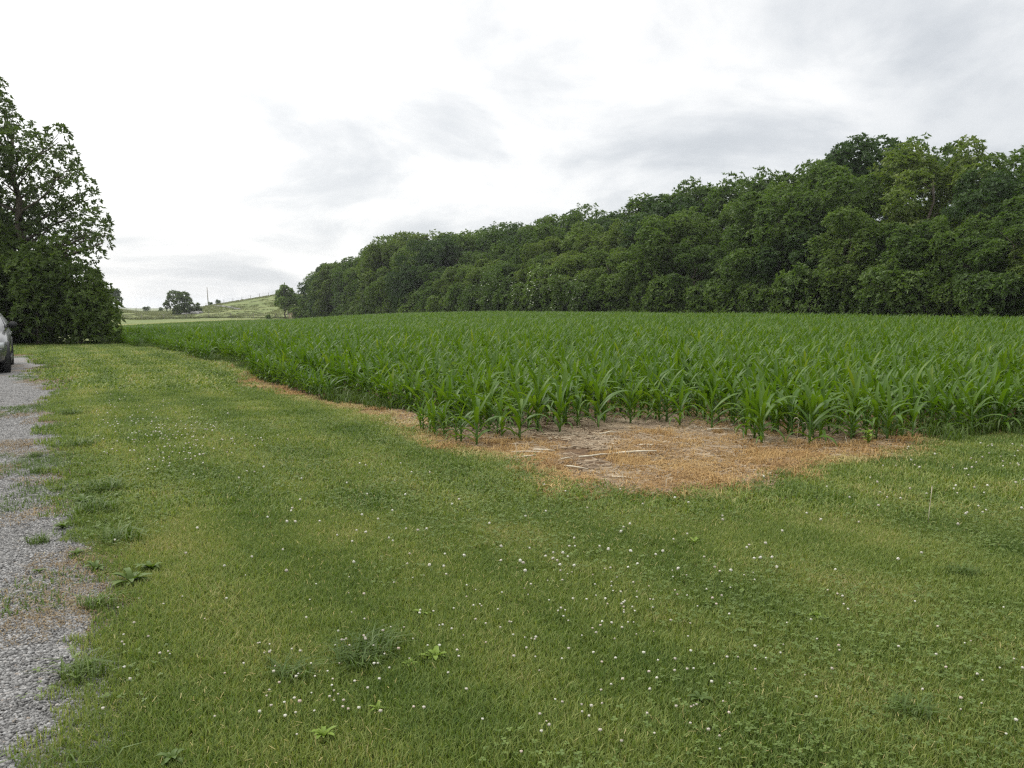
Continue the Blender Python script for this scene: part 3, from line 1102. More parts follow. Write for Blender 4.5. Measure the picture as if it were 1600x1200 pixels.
def crown_mesh(name, lobes, tufts, nleaf, L, Wd, seed, mat, spread=0.95, up=0.5, fill=0.82, dens=1.0, strays=0.22, jit=0.35):
    """Leaf sprays on the outside of many lobes. lobes: (x, y, z, r). Each leaf is two triangles folded on its midrib."""
    r = np.random.default_rng(seed)
    lobes = np.array(lobes, float)
    w = lobes[:, 3] ** 2
    cnt = np.maximum(4, (tufts * w / w.sum() * dens)).astype(int)
    li = np.repeat(np.arange(len(lobes)), cnt)
    n = len(li)
    d = unit(r.normal(size=(n, 3)))
    d[:, 2] = np.where((d[:, 2] < -0.4) & (r.random(n) < 0.5), -d[:, 2], d[:, 2])
    d = unit(d)
    stray = r.random(n) < strays
    rad = lobes[li, 3] * (fill + (1.12 - fill) * r.random(n) ** 0.7)
    rad = np.where(stray, lobes[li, 3] * (1.0 + 0.30 * r.random(n)), rad)
    # every lobe is stretched its own way
    stretch = 1 + jit * r.normal(size=(len(lobes), 3))
    stretch = np.clip(stretch, 0.6, 1.5)
    c = lobes[li, :3] + d * rad[:, None] * stretch[li]
    ax = unit(d + np.array([0, 0, up]) + 0.6 * r.normal(size=(n, 3)))
    # leaves of each spray
    C = np.repeat(c, nleaf, 0)
    A = np.repeat(ax, nleaf, 0)
    m = len(C)
    rd = unit(np.cross(A, r.normal(size=(m, 3))))
    D = unit(A * (0.35 + 0.5 * r.random((m, 1))) + rd * spread)
    nrm = unit(np.cross(np.cross(D, A + 0.4 * r.normal(size=(m, 3))), D))
    side = unit(np.cross(D, nrm))
    ln = L * (0.6 + 0.7 * r.random((m, 1)))
    wd = Wd * (0.7 + 0.6 * r.random((m, 1))) / 2
    base = C + D * ln * 0.08
    mid = C + D * ln * 0.5
    tip = C + D * ln - np.array([0, 0, 1.0]) * ln * 0.10
    V = np.stack([base, mid + side * wd + nrm * wd * 0.35, tip, mid - side * wd + nrm * wd * 0.35], 1).reshape(-1, 3)
    b = (np.arange(m) * 4)[:, None]
    Fc = np.concatenate([b + np.array([[0, 1, 2]]), b + np.array([[0, 2, 3]])], 1).reshape(-1, 3)
    return fast_mesh(name, V, Fc, False, mat)


def limb(mb, a, b, r0, r1, bend, rnd, n=6, seg=4):
    a, b = Vector(a), Vector(b)
    L = (b - a).length
    pts, rad = [], []
    for i in range(seg + 1):
        k = i / seg
        p = a.lerp(b, k)
        p.z += bend * L * math.sin(math.pi * k) * 0.5
        if 0 < i < seg:
            p += Vector((rnd.uniform(-1, 1), rnd.uniform(-1, 1), rnd.uniform(-.4, .4))) * L * 0.05
        pts.append(p)
        rad.append(r0 + (r1 - r0) * k)
    mb.tube(pts, rad, n, cap=(n > 4))
    return pts


def trunk_mesh(name, h, r0, lobes, seed, mat, nlimb=14, lean=(0, 0)):
    rnd = random.Random(seed)
    mb = MB()
    top = (lean[0], lean[1], h)
    pts = limb(mb, (0, 0, -0.15), top, r0, r0 * 0.25, 0.0, rnd, 8, 7)
    ch = lobes if len(lobes) <= nlimb else rnd.sample(list(lobes), nlimb)
    for (x, y, z, r) in ch:
        zz = max(0.22 * h, min(0.9 * h, z - 0.35 * math.hypot(x, y) - 0.3))
        k = zz / h * 7
        i = min(6, int(k))
        p = pts[i].lerp(pts[i + 1], k - i)
        rr0 = max(0.025, r0 * (1 - 0.75 * zz / h) * 0.5)
        q = limb(mb, p, (x, y, z), rr0, rr0 * 0.25, 0.08, rnd, 5, 4)
        for _ in range(2):
            e = Vector((x, y, z)) + Vector((rnd.uniform(-1, 1), rnd.uniform(-1, 1), rnd.uniform(-.2, 1))) * r * 0.85
            limb(mb, q[2], e, rr0 * 0.45, 0.012, 0.05, rnd, 4, 3)
    return mb.mesh(name, mat, True)


def wood_lobes(seed, shape):
    """Lobes of a woodland crown inside a unit-height envelope (height 1, half width about 0.36)."""
    r = random.Random(seed)
    out = []
    nl = 54
    for i in range(nl):
        z = r.uniform(0.10, 0.94)
        env = {'oval': math.sin(math.pi * min(0.98, (z * 0.86 + 0.12))) ** 0.6,
               'broad': math.sin(math.pi * min(0.97, (z * 0.72 + 0.20))) ** 0.7,
               'cone': (1.02 - z) ** 0.6}[shape]
        rad = 0.36 * env * math.sqrt(r.uniform(0.25, 1.0))
        a = r.uniform(0, 6.283)
        out.append((rad * math.cos(a), rad * math.sin(a), z, r.uniform(0.06, 0.115)))
    return out


WOOD = []
H0 = 10.0
for i in range(7):
    lb = [tuple(q * H0 for q in l) for l in wood_lobes(300 + i, ('oval', 'broad', 'oval', 'broad', 'broad', 'oval', 'broad')[i])]
    cm = crown_mesh('woodland_crown', lb, 5200, 9, 0.26, 0.10, 310 + i, M['woods'], fill=0.72, strays=0.10, jit=0.25)
    tm = trunk_mesh('woodland_trunk', H0 * 0.8, 0.17, lb, 320 + i, M['bark'], 12)
    WOOD.append((cm, tm))
SHRUB = []
for i in range(3):
    r = random.Random(400 + i)
    lb = [(r.uniform(-1.5, 1.5), r.uniform(-1.1, 1.1), r.uniform(0.3, 2.3), r.uniform(0.5, 0.85)) for _ in range(16)]
    lb = [(x, y, min(z, 2.6 - 0.35 * abs(x)), q) for x, y, z, q in lb]
    cm = crown_mesh('shrub_crown', lb, 900, 8, 0.27, 0.10, 410 + i, M['woods'])
    tm = trunk_mesh('shrub_stems', 1.8, 0.06, lb, 420 + i, M['bark'], 8)
    SHRUB.append((cm, tm, lb))

# skyline of the wood: picture column -> picture row, read off the photograph
SKX = [420, 470, 490, 520, 560, 600, 650, 700, 760, 830, 870, 930, 980, 1010, 1080, 1150, 1200, 1250, 1290, 1340, 1420, 1460, 1520, 1600, 1750, 2000]
SKY = [470, 430, 405, 393, 388, 378, 363, 366, 356, 345, 333, 330, 312, 298, 288, 272, 255, 252, 245, 220, 204, 216, 216, 204, 200, 180]


def column(x, y):
    return 800 + F * x / (y * cp + 1e-6)


GW = {'front': 'trees along the field edge of the wood', 'middle': 'trees in the middle of the wood', 'back': 'tall trees on the skyline of the wood'}
LW = {'front': 'leafy green tree in the front rank of the wood, above the corn',
      'middle': 'green tree in the second rank of the wood, half hidden by the front rank',
      'back': 'darker tall tree at the back of the wood, its top on the skyline'}


rsp = random.Random(41)


def woodland_tree(x, y, h, wid, vi, rz, label, group, cat='tree', name='woodland_tree'):
    root = empty(name, (x, y, float(ground_z(x, y))), rz)
    k = h / H0
    root.scale = (wid * k, wid * k, k)
    tag(root, label, cat, group)
    cr_ = link('crown', WOOD[vi][0], parent=root)
    pick = rsp.random()
    if pick < 0.40:                                   # other species among them
        cr_.material_slots[0].link = 'OBJECT'
        cr_.material_slots[0].material = M['woods_pale'] if pick < 0.18 else M['woods_dark']
    link('trunk', WOOD[vi][1], parent=root)
    return root


rw = random.Random(77)
wood_specs = []
for row, t0, step, frac, s0, s1 in (('front', 53.5, 4.6, 0.60, 14, 181), ('middle', 58.5, 5.4, 0.82, 12, 180), ('back', 65.0, 5.0, 1.0, 8, 180)):
    s = s0
    while s < s1:
        t = t0 + rw.uniform(-1.2, 1.2)
        x, y = xy(s, t)
        zt = height_z(np.interp(column(x, y), SKX, SKY), y)
        gz = float(ground_z(x, y))
        end = float(smooth(181, 168, s))
        fr = frac + (1 - frac) * (0.6 if rw.random() < 0.12 else 0.0) + (0.25 if row == 'front' and s > 120 else 0)
        h = (zt - gz) * min(1, fr) * rw.uniform(0.90, 1.04) * (0.78 + 0.22 * end)
        if row == 'back':
            h = (zt - gz) * rw.uniform(0.92, 0.99) * (0.8 + 0.2 * end)
        h = max(4.0, h)
        wid = rw.uniform(0.95, 1.25) * (1.15 if h < 8 else 0.95)
        wood_specs.append((row, x, y, h, wid, rw.randrange(7), rw.random() * 6.28, s))
        s += step * rw.uniform(0.8, 1.2) * (1.0 if h > 8 else 0.85)
tallest = max((w for w in wood_specs if w[0] == 'back' and 1320 < column(w[1], w[2]) < 1480), key=lambda w: w[3])
ONES = 'first second third fourth fifth sixth seventh eighth ninth tenth eleventh twelfth thirteenth fourteenth fifteenth sixteenth seventeenth eighteenth nineteenth'.split()


def ordinal(i):
    if i <= 19:
        return ONES[i - 1]
    tens = {2: 'twent', 3: 'thirt', 4: 'fort', 5: 'fift'}[i // 10]
    return tens + ('ieth' if i % 10 == 0 else 'y-' + ONES[i % 10 - 1])


rank_no = {}
for row in ('front', 'back'):
    vis = sorted((w for w in wood_specs if w[0] == row and column(w[1], w[2]) < 1600), key=lambda w: -column(w[1], w[2]))
    for i, w in enumerate(vis):
        rank_no[id(w)] = ordinal(i + 1)
for wsp in wood_specs:
    row, x, y, h, wid, vi, rz, s = wsp
    lab, grp = LW[row], GW[row]
    if id(wsp) in rank_no:
        lab = ('leafy tree in the front rank of the wood, %s from the right edge' if row == 'front' else 'tall tree on the skyline of the wood, %s from the right edge') % rank_no[id(wsp)]
    if column(x, y) > 1600 + 0.42 * h * wid * F / y:      # wholly outside the picture
        if column(x, y) > 1600 + 0.42 * h * wid * F / y + 250:
            continue
    if wsp is tallest:
        lab = 'tallest rounded tree crown standing highest on the skyline of the wood'
        h *= 1.03
    woodland_tree(x, y, h, wid, vi, rz, lab, grp)

# shrubs filling the foot of the wood
s = 14.0
while s < 182:
    t = 51.3 + rw.uniform(-0.5, 0.6)
    x, y = xy(s, t)
    col = column(x, y)
    v = rw.randrange(3)
    root = empty('shrub', (x, y, float(ground_z(x, y))), rw.random() * 6.28)
    k = rw.uniform(0.85, 1.5)
    root.scale = (k, k, k * rw.uniform(0.85, 1.15))
    blossom = 720 < col < 940
    tag(root, 'shrub with cream blossom clusters at the foot of the wood' if blossom else 'dark leafy shrub at the foot of the wood behind the corn', 'shrub', 'shrubs along the foot of the wood')
    link('crown', SHRUB[v][0], parent=root)
    link('stems', SHRUB[v][1], parent=root)
    s += 2.6 * rw.uniform(0.7, 1.3)

# blossoming trees in the front rank
def blossom_mesh(seed, lobes, n, size):
    r = np.random.default_rng(seed)
    V, Fc = [], []
    lobes = np.array(lobes)
    for i in range(n):
        l = lobes[r.integers(0, len(lobes))]
        d = r.normal(size=3)
        d[2] = abs(d[2]) * 0.8
        d /= np.linalg.norm(d)
        c = l[:3] + d * l[3] * 1.12
        ax = unit(d + np.array([0, 0, 0.8]))
        a = unit(np.cross(ax, [1, 0.2, 0]))
        bq = np.cross(ax, a)
        q = size * (0.6 + 0.8 * r.random())
        b = len(V)
        V.append(c + ax * q * 0.35)
        for k in range(6):
            th = k * 1.047
            V.append(c + (a * math.cos(th) + bq * math.sin(th)) * q * (0.8 + 0.4 * r.random()))
        for k in range(6):
            Fc.append((b, b + 1 + k, b + 1 + (k + 1) % 6))
    return fast_mesh('blossom', np.array(V), np.array(Fc), False, M['blossom'])


BL = []
for i in range(2):
    r = random.Random(500 + i)
    lb = [(r.uniform(-2, 2), r.uniform(-1.6, 1.6), r.uniform(0.8, 4.2), r.uniform(0.6, 1.0)) for _ in range(24)]
    lb = [(x, y, min(z, 4.6 - 0.45 * abs(x) - 0.3 * abs(y)), q) for x, y, z, q in lb]
    BL.append((crown_mesh('blossom_tree_crown', lb, 1500, 8, 0.30, 0.11, 510 + i, M['woods']),
               trunk_mesh('blossom_tree_trunk', 3.4, 0.10, lb, 520 + i, M['bark'], 10), blossom_mesh(530 + i, lb, 420, 0.06)))
for i, (pxx, h, dt) in enumerate(((742, 4.6, 0.0), (792, 5.8, 0.4), (828, 4.4, -0.4), (866, 6.6, 0.8), (893, 4.8, -0.3), (915, 3.8, -0.6), (640, 5.0, 0.0), (590, 5.0, 0.2))):
    u = (pxx - 800) / F
    # intersection of that bearing with the wood's edge
    t = 51.2 + dt
    y = t / (CA * u + SA)
    x = u * y
    root = empty('blossom_tree', (x, y, float(ground_z(x, y))), i * 1.3)
    k = h / 5.0
    root.scale = (k, k, k)
    tag(root, 'small tree with cream flower heads at the foot of the wood, %s from the left' % ['third', 'fourth', 'fifth', 'sixth', 'seventh', 'last', 'second', 'first'][i], 'tree', 'blossoming trees at the foot of the wood')
    link('crown', BL[i % 2][0], parent=root)
    link('trunk', BL[i % 2][1], parent=root)
    if i < 6:
        link('blossom', BL[i % 2][2], parent=root)
    else:
        o = link('blossom', BL[i % 2][2], parent=root)

# the end tree of the wood
u = (447 - 800) / F
y0 = 192.0
x0 = u * y0
END_LOBES = [(446, 451, .7), (440, 458, .8), (452, 456, .8), (447, 464, 1.1), (439, 467, .7), (458, 464, .9), (443, 473, .9), (453, 473, 1.1), (463, 475, 1.2), (437, 475, .6), (449, 480, .8), (460, 485, 1.1), (466, 468, 1.0)]

def px_lobes(specs, base, y, seed, dy=2.2):
    r = random.Random(seed)
    out = []
    z0 = float(ground_z(*base))
    for (a, b, q) in specs:
        yy = y + r.uniform(-dy, dy)
        out.append(((a - 800) / F * yy - base[0], yy - base[1], height_z(b, yy) - z0, q))
    return out


el_ = px_lobes(END_LOBES, (x0, y0), y0, 5, 1.5)
root = empty('end_tree', (x0, y0, float(ground_z(x0, y0))))
tag(root, 'small rounded tree at the far left end of the wood', 'tree')
link('crown', crown_mesh('end_tree_crown', el_, 700, 9, 0.6, 0.24, 590, M['woods'], strays=0.1, jit=0.15), parent=root)
link('trunk', trunk_mesh('end_tree_trunk', 5.0, 0.2, el_, 591, M['bark'], 10), parent=root)

# --- tall open tree and the dark thicket at the end of the lawn
TB = (-24.9, 41.0)
zt0 = float(ground_z(*TB))


tall = px_lobes([(5, 137, .75), (-12, 165, 1.1), (28, 180, .7), (38, 196, .5), (-45, 150, 1.5), (10, 225, .9), (46, 232, .8), (78, 232, .7), (108, 222, .65), (118, 246, .6),
                 (92, 262, .85), (58, 268, .9), (132, 268, .4), (140, 290, .55), (18, 285, 1.0), (-32, 240, 1.9), (-75, 200, 2.1), (112, 300, .75), (80, 318, .8),
                 (150, 312, .5), (126, 336, .8), (160, 345, .55), (40, 345, 1.1), (92, 355, 1.1), (148, 368, .75), (168, 380, .45), (130, 392, 1.0), (60, 395, 1.4),
                 (0, 350, 1.6), (-42, 320, 2.0), (20, 405, 1.7), (80, 425, 1.1), (-85, 280, 2.4), (-110, 220, 2.2), (-60, 400, 2.4), (-120, 350, 2.4),
                 (65, 300, .5), (30, 255, .6), (100, 285, .45), (70, 205, .35)], TB, 41.0, 3, 2.4)
root = empty('walnut_tree', (TB[0], TB[1], zt0))
tag(root, 'tall open-crowned tree rising above the dark thicket by the drive', 'tree')
link('crown', crown_mesh('walnut_crown', tall, 7200, 10, 0.21, 0.075, 600, M['bush'], fill=0.85, strays=0.05, jit=0.15), parent=root)
link('trunk', trunk_mesh('walnut_trunk', 10.2, 0.30, tall, 601, M['bark'], 24, (0.4, 0.2)), parent=root)

TH = [(-60, 450, 2.2), (-25, 440, 2.0), (20, 428, 1.5), (58, 442, 1.3), (96, 424, 1.2), (130, 444, 1.0), (146, 470, .85), (152, 495, .8), (140, 488, 1.0), (110, 470, 1.3),
      (70, 468, 1.5), (30, 470, 1.6), (-20, 485, 1.9), (160, 515, .45), (155, 512, .7), (-60, 500, 2.0), (125, 505, 0.9), (85, 492, 1.0), (45, 455, 1.2), (118, 452, .8), (150, 462, .5), (146, 524, .6), (120, 522, .6), (85, 520, .7), (50, 518, .8), (10, 516, 1.0), (-30, 515, 1.2), (160, 524, .35)]
for nm, lab, sel, base, seed in (('thicket_bush', 'big dark rounded bush at the end of the drive, overhanging the lawn', list(range(0, 9)) + [26], (-22.6, 39.0), 610),
                                 ('thicket_bush', 'dark bush at the right end of the thicket, next to the corn', list(range(6, 22)) + [27], (-20.6, 39.2), 620)):
    lb = px_lobes([TH[i] for i in sel], base, base[1], seed, 1.6)
    root = empty(nm, (base[0], base[1], float(ground_z(*base))))
    tag(root, lab, 'bush', 'bushes of the thicket by the drive')
    link('crown', crown_mesh('thicket_crown', lb, 3000, 10, 0.23, 0.09, seed, M['thicket'], fill=0.85, strays=0.10, jit=0.32), parent=root)
    link('stems', trunk_mesh('thicket_stems', 2.6, 0.09, lb, seed + 1, M['bark'], 16), parent=root)
# shade trees standing behind the thicket
for i, (x, y, h, v) in enumerate(((-29.6, 46.5, 7.0, 1), (-32.5, 45.0, 9.0, 4), (-27.4, 47.5, 4.2, 2), (-36, 50, 10.5, 0))):
    woodland_tree(x, y, h, 1.1, v, i * 1.7, 'dark tree standing behind the thicket by the drive, %s from the corn' % ['second', 'third', 'first', 'fourth'][i], 'trees behind the thicket', name='thicket_tree')

for i, (x, y, k) in enumerate(((-23.2, 41.6, 0.9), (-24.8, 42.2, 1.2), (-26.6, 41.8, 1.3), (-28.8, 42.0, 1.5), (-26.2, 44.2, 1.4), (-25.0, 44.0, 1.0))):  # shrubs added behind the thicket to block the bright gap beneath it
    root = empty('gap_filler_shrub', (x, y, float(ground_z(x, y))), i * 1.3)
    root.scale = (k, k, k * 0.85)
    tag(root, 'added shrub closing the light gap under the thicket by the drive', 'shrub', 'added shrubs closing the light gap under the thicket')
    link('crown', SHRUB[i % 3][0], parent=root)
    link('stems', SHRUB[i % 3][1], parent=root)

# --- the lone tree on the pasture, with its rocks and shrub
def on_ray(pxx, y):
    return (pxx - 800) / F * y / 1.0 * cp, y


def hill_base(px, py):
    x, y = at(px, py, 40)
    return float(x), float(y)


LB = on_ray(287, 218.0)
lz = height_z(497, LB[1])
lz = float(ground_z(*LB))
lone = px_lobes([(268, 470, 1.0), (262, 476, .8), (275, 462, 1.2), (290, 462, 1.2), (283, 472, 1.6), (295, 470, 1.2), (280, 482, 1.2), (298, 480, 1.2), (305, 486, 1.2), (312, 484, .8), (285, 490, 1.2),
                 (300, 492, 1.2), (311, 478, .6), (292, 488, 1.4), (265, 482, .6), (308, 491, .9), (276, 487, .8)], LB, LB[1], 9, 1.6)
root = empty('pasture_tree', (*LB, lz))
tag(root, 'lone dark tree growing from rocks on the pasture', 'tree')
link('crown', crown_mesh('pasture_tree_crown', [(a, b, c, q * .85) for a, b, c, q in lone], 1300, 9, 0.5, 0.2, 630, M['bush']), parent=root)
link('trunk', trunk_mesh('pasture_tree_trunk', 4.5, 0.28, lone, 631, M['bark'], 12), parent=root)

M['rock'] = flat_mat('limestone', (0.25, 0.245, 0.235), 0.9, 0.1, 0.3, 1.2, bump=0.8)


def rock_mesh(seed, n=1):
    import bmesh
    bm = bmesh.new()
    bmesh.ops.create_icosphere(bm, subdivisions=2, radius=1.0)
    r = random.Random(seed)
    pl = [(Vector((r.gauss(0, 1), r.gauss(0, 1), r.gauss(0, 1))).normalized(), r.uniform(.55, .85)) for _ in range(9)]
    for v in bm.verts:
        for nn, q in pl:
            d = v.co.dot(nn)
            if d > q:
                v.co -= nn * (d - q)
    me = bpy.data.meshes.new('rock')
    bm.to_mesh(me)
    bm.free()
    me.materials.append(M['rock'])
    return me


ROCKS = [rock_mesh(i) for i in range(3)]
for i, (pxx, dy, sz, lab) in enumerate(((277, 0, (0.7, .5, .4), 'pale rock at the left foot of the lone pasture tree'), (290, -2.5, (1.5, .9, .4), 'wide grey rock ledge under the lone pasture tree'),
                                        (300, -2.0, (1.2, .9, .55), 'grey rock under the right side of the lone pasture tree'), (306, -3.2, (.9, .7, .6), 'brightest white rock just right of the lone pasture tree'),
                                        (310, -1.5, (1.3, .8, .6), 'grey boulder at the far right of the rocks under the lone tree'))):
    x, y = on_ray(pxx, LB[1] + dy)
    link('rock', ROCKS[i % 3], loc=(x, y, float(ground_z(x, y)) + sz[2] * .3), rot=(0, 0, i), scale=sz)
    tag(bpy.context.scene.collection.objects[-1], lab, 'rock', 'rocks under the lone pasture tree')

# rock ledge breaking through the turf on the slope
for i in range(9):
    pxx = 338 + i * 4.0
    x, y = on_ray(pxx, 252 - i * 3.2)
    o = link('rock', ROCKS[i % 3], loc=(x, y, float(ground_z(x, y)) + 0.05), rot=(0, 0, i * 1.7), scale=(1.5, 0.9, 0.22))
    tag(o, 'flat grey stone in the rock ledge on the open hillside', 'rock', 'stones of the hillside ledge')

# --- small tree with a bare stem on the hill crest
CB = on_ray(183, 284.0)
cl = px_lobes([(180, 462, 1.6), (186, 458, 1.2), (172, 460, 1.5), (176, 468, 1.4), (188, 468, 0.9), (168, 468, 1.2), (165, 474, .9), (190, 472, .5), (180, 455, .7), (186, 474, .6)], CB, CB[1], 12, 1.4)
root = empty('crest_tree', (*CB, float(ground_z(*CB))))
tag(root, 'small tree with a bare stem on the hill crest, beside the thicket', 'tree')
link('crown', crown_mesh('crest_tree_crown', cl, 380, 9, 0.8, 0.32, 640, M['bush']), parent=root)
link('trunk', trunk_mesh('crest_tree_trunk', 5.0, 0.26, cl, 641, M['bark'], 9), parent=root)

# --- small bushes along the crest, and one by the lane
for i, (pxx, y, k, lab) in enumerate(((228, 283, 0.75, 'tiny bush on the crest in the dip of the hill'), (250, 283, 0.6, 'tiny bush on the crest just left of the lone pasture tree'),
                                      (341, 283, 0.7, 'low dark bush on the crest right of the utility pole'), (329, 283, 0.5, 'smallest bush on the crest, at the foot of the utility pole'),
                                      (420, 190, 0.5, 'small bush beside the pale lane at the end of the wood'))):
    x, y = on_ray(pxx, y)
    root = empty('crest_bush', (x, y, float(ground_z(x, y))), i)
    root.scale = (k * 0.75, k * 0.75, k * .8)
    tag(root, lab, 'bush', 'small bushes on the hill')
    link('crown', SHRUB[i % 3][0], parent=root)
    link('stems', SHRUB[i % 3][1], parent=root)

# --- utility pole
M['pole'] = flat_mat('weathered_pole', (0.33, 0.31, 0.29), 0.9, 0.1, 0.25, 2.0)
x, y = on_ray(325.5, 286.0)
gz = float(ground_z(x, y))
ph = height_z(449, y) - gz
root = empty('utility_pole', (x, y, gz))
root.rotation_euler = (0, R(-2.4), 0)
tag(root, 'thin grey utility pole leaning slightly on the hill crest', 'pole')
link('pole', MB().tube([(0, 0, -0.6), (0, 0, ph * .5), (0, 0, ph)], [0.17, 0.15, 0.12], 8).mesh('pole', M['pole'], True), parent=root)
link('cap', MB().tube([(0, 0, ph - .02), (0, 0, ph + .05)], [0.14, 0.05], 8).mesh('pole_cap', M['pole'], True), parent=root)

# --- fences
M['post'] = flat_mat('fence_post', (0.20, 0.18, 0.155), 0.9, 0.1, 0.3, 3.0)
M['wire'] = flat_mat('fence_wire', (0.16, 0.155, 0.15), 0.6, 0.3, 0.1, 3.0)
M['pasture_weed'] = foliage('fence_row_grass', [(0.0, (0.06, 0.08, 0.025)), (1.0, (0.14, 0.15, 0.05))], trans=0.25)


def fence(pts, label, gap, hpost, wires, seed):
    r = random.Random(seed)
    P = [Vector((x, y, float(ground_z(x, y)))) for x, y in pts]
    root = empty('fence', P[0])
    tag(root, label, 'fence')
    post = MB().tube([(0, 0, -0.2), (0, 0, hpost)], [0.085, 0.07], 6).mesh('fence_post', M['post'], True)
    stops = []
    for i in range(len(P) - 1):
        n_ = max(1, int((P[i + 1] - P[i]).length / gap))
        for q in range(n_):
            p = P[i].lerp(P[i + 1], q / n_)
            stops.append(Vector((p.x, p.y, float(ground_z(p.x, p.y)))))
    stops.append(P[-1])
    for p in stops:
        link('post', post, parent=root, loc=p - P[0], rot=(r.uniform(-.05, .05), r.uniform(-.05, .05), 0), scale=(1, 1, r.uniform(.88, 1.12)))
    for wz in wires:
        mb = MB().tube([p - P[0] + Vector((0, 0, wz)) for p in stops], [0.012] * len(stops), 4, cap=False)
        link('wire', mb.mesh('fence_wire', M['wire']), parent=root)
    return stops


crest = [on_ray(p, 282.0) for p in (336, 350, 364, 378, 392, 406, 420, 434, 450)]
fence(crest, 'post and wire fence along the crest on the right of the hill', 4.2, 1.35, (0.4, 0.8, 1.2), 1)
crest2 = [on_ray(p, 282.0) for p in (190, 212, 234, 256, 278, 300, 322)]
fence(crest2, 'sparse fence along the dip of the hill crest', 11.0, 1.2, (0.5, 1.0), 2)
low = [on_ray(p, 198.0) for p in (150, 185, 220, 255, 290, 325, 360, 395, 430, 452)]
lows = fence(low, 'low wire fence along the bottom of the pasture behind the corn', 4.5, 1.1, (0.3, 0.6, 0.95), 3)
fw = [blades_mesh('fence_row', 60, 0.55, 0.15, 0.55, 0.05, 0.7, M['pasture_weed'], seed=700 + i) for i in range(2)]
fx, fy = [], []
for i in range(len(low) - 1):
    for q in np.arange(0, 1, 0.09):
        fx.append(low[i][0] + (low[i + 1][0] - low[i][0]) * q + rng.normal() * 0.15)
        fy.append(low[i][1] + (low[i + 1][1] - low[i][1]) * q + rng.normal() * 0.25)
fx, fy = np.array(fx), np.array(fy)
k = fbm(fx, fy, 0.08, 130) > 0.36
fx, fy = fx[k], fy[k]
n = len(fx)
scatter('fence_row_grass', np.stack([fx, fy, ground_z(fx, fy)], 1), np.stack([0 * fx, 0 * fx, rng.random(n) * 6.28], 1), 0.8 + 0.6 * rng.random(n), rng.integers(0, 2, n),
        src_collection('fence_row_source', fw), 'dark rank grass growing along the low pasture fence')
# pasture tussocks
gx, gy = grid_points(-150, 20, 196, 288, 1.7)
k = (gx / gy < -0.22) & (gx / gy > -0.56) & (fbm(gx, gy, 0.12, 140) + 0.3 * rng.random(len(gx)) > 0.60)
gx, gy = gx[k], gy[k]
n = len(gx)
M['tussock'] = foliage('pasture_tussock', [(0.0, (0.11, 0.135, 0.05)), (0.5, (0.155, 0.175, 0.072)), (1.0, (0.23, 0.22, 0.11))], trans=0.25, wscale=0.06)
tu = [blades_mesh('tussock', 70, 0.7, 0.08, 0.35, 0.07, 0.9, M['tussock'], seed=720 + i) for i in range(2)]
scatter('pasture_tussocks', np.stack([gx, gy, ground_z(gx, gy)], 1), np.stack([0 * gx, 0 * gx, rng.random(n) * 6.28], 1), 0.6 + 0.8 * rng.random(n), rng.integers(0, 2, n),
        src_collection('tussock_source', tu), 'rough tussocks and dry stems on the pasture hill')

# --- lane and the old board gate at the end of the wood
lane = [on_ray(p, yy) for p, yy in ((424, 187), (436, 188), (448, 189), (462, 190))]
mb = MB()
ring = []
for (x, y) in lane:
    for dy in (-1.6, 1.6):
        ring.append((x, y + dy, float(ground_z(x, y + dy)) + 0.06))
mb.v = ring
mb.f = [(2 * i, 2 * i + 2, 2 * i + 3, 2 * i + 1) for i in range(len(lane) - 1)]
tag(link('lane', mb.mesh('lane', M['lane'])), 'short pale gravel lane at the end of the wood', kind='structure')
M['board'] = flat_mat('old_board', (0.46, 0.33, 0.26), 0.85, 0.1, 0.25, 3.0)
M['board_grey'] = flat_mat('grey_board', (0.45, 0.44, 0.42), 0.85, 0.1, 0.25, 3.0)
gx0, gy0 = on_ray(450, 183.0)
gz = float(ground_z(gx0, gy0))
root = empty('board_gate', (gx0, gy0, gz))
tag(root, 'old wooden gate of upright tan boards at the end of the wood', 'gate')
link('post', MB().tube([(-0.1, 0, -.2), (-0.12, 0, 2.3)], [.11, .09], 6).mesh('gate_post', M['post'], True), parent=root)
link('post', MB().tube([(2.1, 0, -.2), (2.0, 0, 2.1)], [.11, .09], 6).mesh('gate_post', M['post'], True), parent=root)
for i in range(4):
    link('board', MB().box((0.2 + i * 0.42, -0.04, 0.95 + 0.1 * (i % 2)), (0.19, 0.03, 1.5 + 0.3 * (i % 2))).mesh('board', M['board']), parent=root)
for z in (0.5, 1.4):
    link('rail', MB().box((1.0, 0.03, z), (2.1, 0.06, 0.12)).mesh('rail', M['board_grey']), parent=root)
x, y = on_ray(462.5, 183.0)
o = link('plank', MB().box((0, 0, 1.3), (0.2, 0.05, 2.4)).mesh('plank', M['board_grey']), loc=(x, y, float(ground_z(x, y)) + .3), rot=(0, R(-9), 0))
tag(o, 'pale grey plank leaning against the end of the wood', 'plank')

# ------------------------------------------------------------------ the parked car
def car_paint():
    m, t, out = new_mat('silver_paint')
    n = noise(t, 900, 2)
    c = ramp(t, n, [(0.3, (0.13, 0.133, 0.136)), (0.7, (0.17, 0.173, 0.176))])
    p = principled(t, out, c, 0.32, 0.5, 0.65)
    p.inputs['Coat Weight'].default_value = 0.6
    p.inputs['Coat Roughness'].default_value = 0.06
    return m


